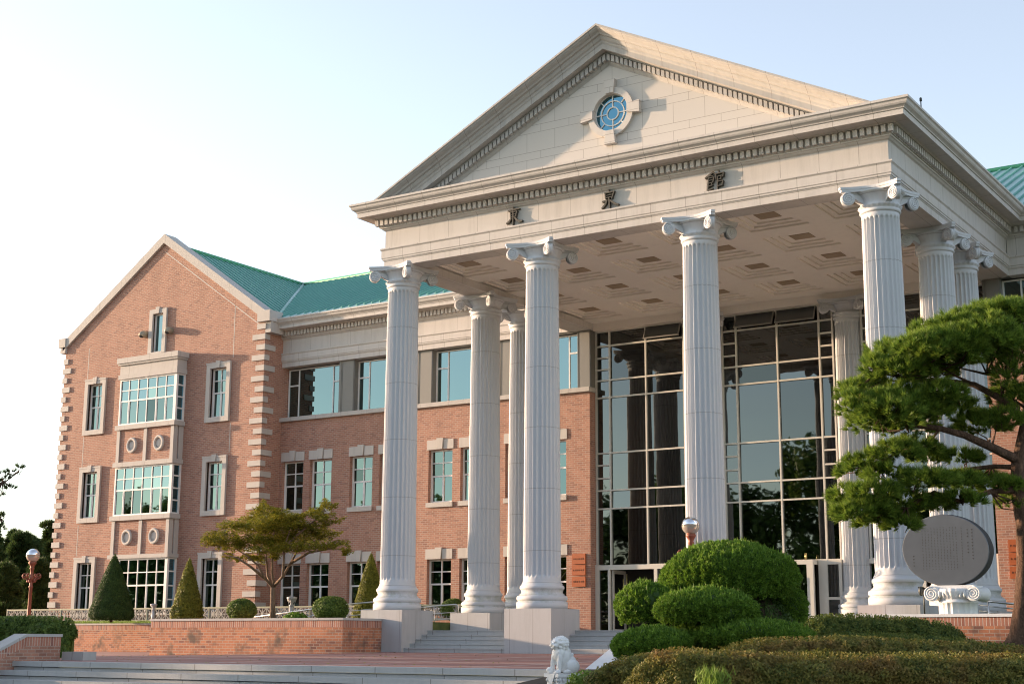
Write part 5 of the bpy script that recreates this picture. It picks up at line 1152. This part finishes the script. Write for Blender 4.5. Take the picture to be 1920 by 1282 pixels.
# pine standing outside the left edge with two twigs reaching in
z_ = 45; tb = at(-230, 1200, z_)
pine('dark pine standing outside the left edge whose twig tips reach into view', (tb[0], tb[1], -.3), [at(-230, 1225, z_), at(-225, 1100, z_), at(-240, 950, z_), at(-225, 820, z_)], [.25, .2, .15, .06],
     [(q_, .08) for q_ in ([at(-230, 1000, z_), at(-120, 925, z_), at(-40, 905, z_), at(5, 902, z_), at(35, 884, z_)], [at(-230, 1030, z_), at(-120, 1000, z_), at(-30, 985, z_), at(2, 972, z_)], [at(-230, 900, z_), at(-330, 860, z_)])],
     [(tuple(at(a, b, z_)), (U(c, z_), U(c, z_), U(d, z_))) for a, b, c, d in ((-60, 900, 50, 24), (-20, 905, 22, 12), (3, 893, 14, 7), (20, 885, 13, 5), (36, 877, 10, 3), (6, 912, 12, 7), (18, 915, 10, 4), (0, 928, 8, 3), (-60, 985, 45, 22), (-14, 978, 18, 12), (4, 968, 11, 5), (-2, 990, 10, 5), (-150, 930, 60, 30), (-250, 850, 80, 40), (-320, 900, 70, 40))], 900, 26, .16, .010, 'dark_pine_needle')
# pines beyond the wing at far left
def far_tree(px, pyt, z, zb, wpx, label, mat, i):
    b = at(px, 1165, z); H = at(px, pyt, z)[2]; T = empty('pine_tree', (b[0], b[1], zb), label, 'pine tree', 'dark pines beyond the left end of the wing')
    r = U(wpx, z); m = MB(); m.tube([(b[0], b[1], zb), (b[0]+.2, b[1], (zb+H)/2), (b[0]-.1, b[1], H-.5)], [.28, .2, .06], 8); m.build('trunk', 'bark', T)
    rr = random.Random(i); Vs, Fs, off = [], [], 0
    for k_ in range(46):
        t = k_/45; hz = zb+.9+(H-zb-1.1)*t; a = rr.uniform(0, 6.28); rd = r*(1-.55*t)*rr.uniform(.2, .75)
        C = (b[0]+math.cos(a)*rd, b[1]+math.sin(a)*rd, hz); R = (r*.5*(1-.45*t)*rr.uniform(.6, 1.3),)*2+(rr.uniform(.2, .4),)
        V, F = tuft_cloud(C, R, 70, 13, .36, .03, -.6); Vs.append(V); Fs.append(F+off); off += len(V)
        if k_ % 3 == 0: m2 = MB(); m2.tube([(b[0], b[1], hz-.4), C], [.07, .03], 6); m2.build('limb', 'bark', T)
    npmesh('crown', np.concatenate(Vs), np.concatenate(Fs), mat, T)
for i, a in enumerate([(88, 979, 98, -.5, 40, 'tallest dark pine touching the left corner of the brick wing'), (30, 1000, 103, -.5, 46, 'broad dark pine behind the left globe lamp'), (-30, 985, 100, -.5, 46, 'dark pine cut by the left edge of the photo'), (66, 1050, 92, -.5, 36, 'lower shaded pine right of the lamp post'), (5, 1062, 90, -.5, 40, 'lower shaded pine left of the lamp post'), (112, 1020, 100, -.5, 34, 'pine half hidden by the stone quoins of the wing'), (-60, 1020, 96, -.5, 44, 'low dark pine mostly outside the left edge of the photo'), (40, 1035, 110, -.5, 60, 'wide dark pine filling the gap behind the other far pines'), (95, 1060, 108, -.5, 44, 'small dark pine at the foot of the wing corner'), (54, 1008, 106, -.5, 40, 'dark pine rising between the lamp globe and the tallest far pine'), (10, 996, 107, -.5, 44, 'rounded dark pine beneath the upper twig at the left edge'), (74, 1025, 112, -.5, 50, 'distant dark pine behind the space right of the lamp')]):
    far_tree(*a, 'dark_pine_needle', i)
# japanese maple
def maple():
    z = 58; b = at(512, 1162, z); T = empty('maple_tree', (b[0], b[1], 1.08), 'spreading golden maple with pale forked trunk at the inner corner of the wing', 'tree')
    fork = at(512, 1100, z); m = MB(); m.tube([(b[0], b[1], 1.0), at(511, 1140, z), fork], [.14, .11, .10], 10); m.build('trunk', 'maple_bark', T)
    L = [[(512, 1100), (498, 1085, -.3), (484, 1060, -.5), (462, 1040, -.6), (440, 1028, -.6)], [(512, 1100), (502, 1080, .3), (500, 1055, .5), (498, 1030, .5), (490, 1000, .5)], [(514, 1098), (510, 1075, .1), (510, 1050), (511, 1020), (515, 985)], [(514, 1098), (530, 1080, -.2), (532, 1055, -.4), (533, 1025, -.4), (545, 990, -.4)], [(514, 1098), (532, 1078, .4), (545, 1055, .6), (556, 1035, .7), (575, 1020, .8), (600, 1010, .9)], [(498, 1085, -.3), (470, 1062, -.8), (445, 1045, -1.), (420, 1040, -1.)], [(545, 1055, .6), (580, 1035, .6), (620, 1028, .5), (650, 1030, .5)], [(533, 1025, -.4), (560, 1000), (590, 975), (610, 955)]]
    for pts in L:
        m = MB(); m.tube([at(t[0], t[1], z+(t[2] if len(t) > 2 else 0)) for t in pts], list(np.linspace(.065, .018, len(pts))), 7); m.build('limb', 'maple_bark', T)
    PP = [(505, 962, 42, 9), (470, 975, 30, 7), (530, 968, 30, 9), (440, 985, 34, 7), (480, 990, 50, 9), (530, 990, 52, 10), (580, 985, 40, 8), (600, 968, 30, 6), (615, 948, 24, 6), (595, 958, 20, 6), (410, 1000, 26, 5), (395, 1012, 20, 4), (430, 1012, 44, 8), (470, 1012, 46, 9), (520, 1010, 50, 11), (570, 1005, 46, 9), (610, 1000, 34, 6), (400, 1018, 24, 5), (440, 1026, 34, 6), (540, 1026, 50, 7), (590, 1020, 44, 6), (630, 1022, 28, 4), (648, 1032, 16, 4), (435, 1044, 18, 4), (465, 1046, 26, 5), (487, 1048, 20, 5), (520, 1042, 10, 5), (622, 978, 22, 4), (555, 970, 20, 6), (500, 950, 26, 6), (520, 980, 60, 12), (500, 1030, 40, 5)]
    Vs, Fs, off = [], [], 0; rr = random.Random(2)
    for a, bb_, c, d in PP:
        C = at(a, bb_, z+rr.uniform(-1.1, 1.1)); R = (U(c, z), U(c, z)*.9, U(d, z)*1.05); n = int(c*d*5.5)+150
        dd = rnd_dirs(n); P = C+dd*np.array(R)*(RNG.uniform(.2, 1.08, (n, 1))**.6); N = unit(rnd_dirs(n)*.7+np.array([0, 0, 1.]))
        P = P+np.array([[noise.noise(Vector(q_)*2.6), noise.noise(Vector(q_)*2.6+Vector((4, 0, 0))), noise.noise(Vector(q_)*2.6+Vector((9, 3, 0)))] for q_ in P])*.26; V, F = quads(P, N, RNG.uniform(.028, .062, n), .5); Vs.append(V); Fs.append(F+off); off += len(V)
    npmesh('crown', np.concatenate(Vs), np.concatenate(Fs), 'maple_leaf', T)
maple()
# wooded edge of the campus on the viewer's side: seen only mirrored in the glass
Vs, Fs, off = [], [], 0; rr = random.Random(11)
for i in range(64):
    X = -170+i*3.3+rr.uniform(-1.5, 1.5); Yt = -74+rr.uniform(-4, 4); H = rr.uniform(13.5, 19.5)+(6 if i in (44, 45) else 0)
    for k_ in range(5):
        C = (X+rr.uniform(-2, 2), Yt+rr.uniform(-2, 2), -1+H*(.2+.16*k_)); R = (rr.uniform(2.4, 3.8)*(1-.12*k_),)*2+(H*.15,); n = 800
        dd = rnd_dirs(n); V, F = quads(np.array(C)+dd*np.array(R)*RNG.uniform(.5, 1.25, (n, 1)), unit(dd+rnd_dirs(n)*.9), RNG.uniform(.15, .42, n), .7); Vs.append(V); Fs.append(F+off); off += len(V)
npmesh('woodland', np.concatenate(Vs), np.concatenate(Fs), 'box_leaf', None, origin=(-60, -74, -2), label='dark wooded edge facing the building and mirrored in its windows', cat='woodland', kind='stuff')
Vs, Fs, off = [], [], 0; m = MB()
for i in range(9):
    X = -44+rr.uniform(-1.5, 1.5); Yt = -33+i*2.55; H = rr.uniform(8.6, 9.8) if Yt < -15 else rr.uniform(7.8, 8.5)
    m.tube([(X, Yt, -.2), (X+.1, Yt, H*.6)], [.25, .12], 8)
    for k_ in range(7):
        C = (X+rr.uniform(-1, 1), Yt+rr.uniform(-1, 1), H*(.2+.12*k_)); R = (rr.uniform(1.3, 1.9)*(1-.06*k_),)*2+(1.0,); n = 420
        dd = rnd_dirs(n); V, F = quads(np.array(C)+dd*np.array(R)*RNG.uniform(.4, 1, (n, 1)), unit(dd+rnd_dirs(n)*.8), RNG.uniform(.15, .3, n), .7); Vs.append(V); Fs.append(F+off); off += len(V)
T = empty('tree_belt', (-44, -22, -.2), 'belt of trees beyond the left edge of the photo that shades the plaza', 'woodland', kind='stuff')
npmesh('foliage', np.concatenate(Vs), np.concatenate(Fs), 'dark_pine_needle', T, kind='stuff'); m.build('trunks', 'bark', T, kind='stuff')
n = 260; P = np.stack([RNG.uniform(-8, 14, n), RNG.uniform(-13.8, -1.0, n), np.zeros(n)], 1); P[:, 2] = [gz(a, b)+.012 for a, b in P[:, :2]]; V, F = quads(P, unit(rnd_dirs(n)*.25+np.array([0, 0, 1.])), RNG.uniform(.03, .06, n), .6)
npmesh('fallen_leaves', V, F, 'maple_leaf', None, origin=(0, -7, 0), label='dry yellow leaves scattered over the brick plaza', cat='leaves', kind='stuff')
# grass blades along the raised lawn
n = 9000; P = np.stack([RNG.uniform(-34, -9.2, n), RNG.uniform(8.05, 10, n), np.zeros(n)], 1); P[:, 2] = 1.12+(P[:, 1]-8)*.0776; V, F = blades(P, unit(rnd_dirs(n)*.5+np.array([0, 0, 1.])), RNG.uniform(.05, .12, n), .012)
npmesh('grass', V, F, 'lime_leaf', None, origin=(-20, 9, 1.1), label='short bright grass on the raised lawn below the lattice fence', cat='grass', kind='stuff')
n = 5000; P = np.stack([RNG.uniform(18.2, 30, n), RNG.uniform(-2.7, -.9, n), np.full(n, 1.05)], 1); V, F = blades(P, unit(rnd_dirs(n)*.6+np.array([0, 0, 1.])), RNG.uniform(.03, .10, n), .012)
npmesh('ground_cover', V, F, 'juniper_leaf', None, origin=(22, -2, 1.05), label='low green ground cover around the foot of the oval memorial', cat='ground cover', kind='stuff')

# ---------------- to metres ----------------
done = set()
for o in bpy.data.objects:
    if o.type in ('MESH', 'EMPTY'):
        o.location = o.location*K
        if o.type == 'MESH' and o.data.name not in done: done.add(o.data.name); o.data.transform(Matrix.Scale(K, 4)); o.data.update()
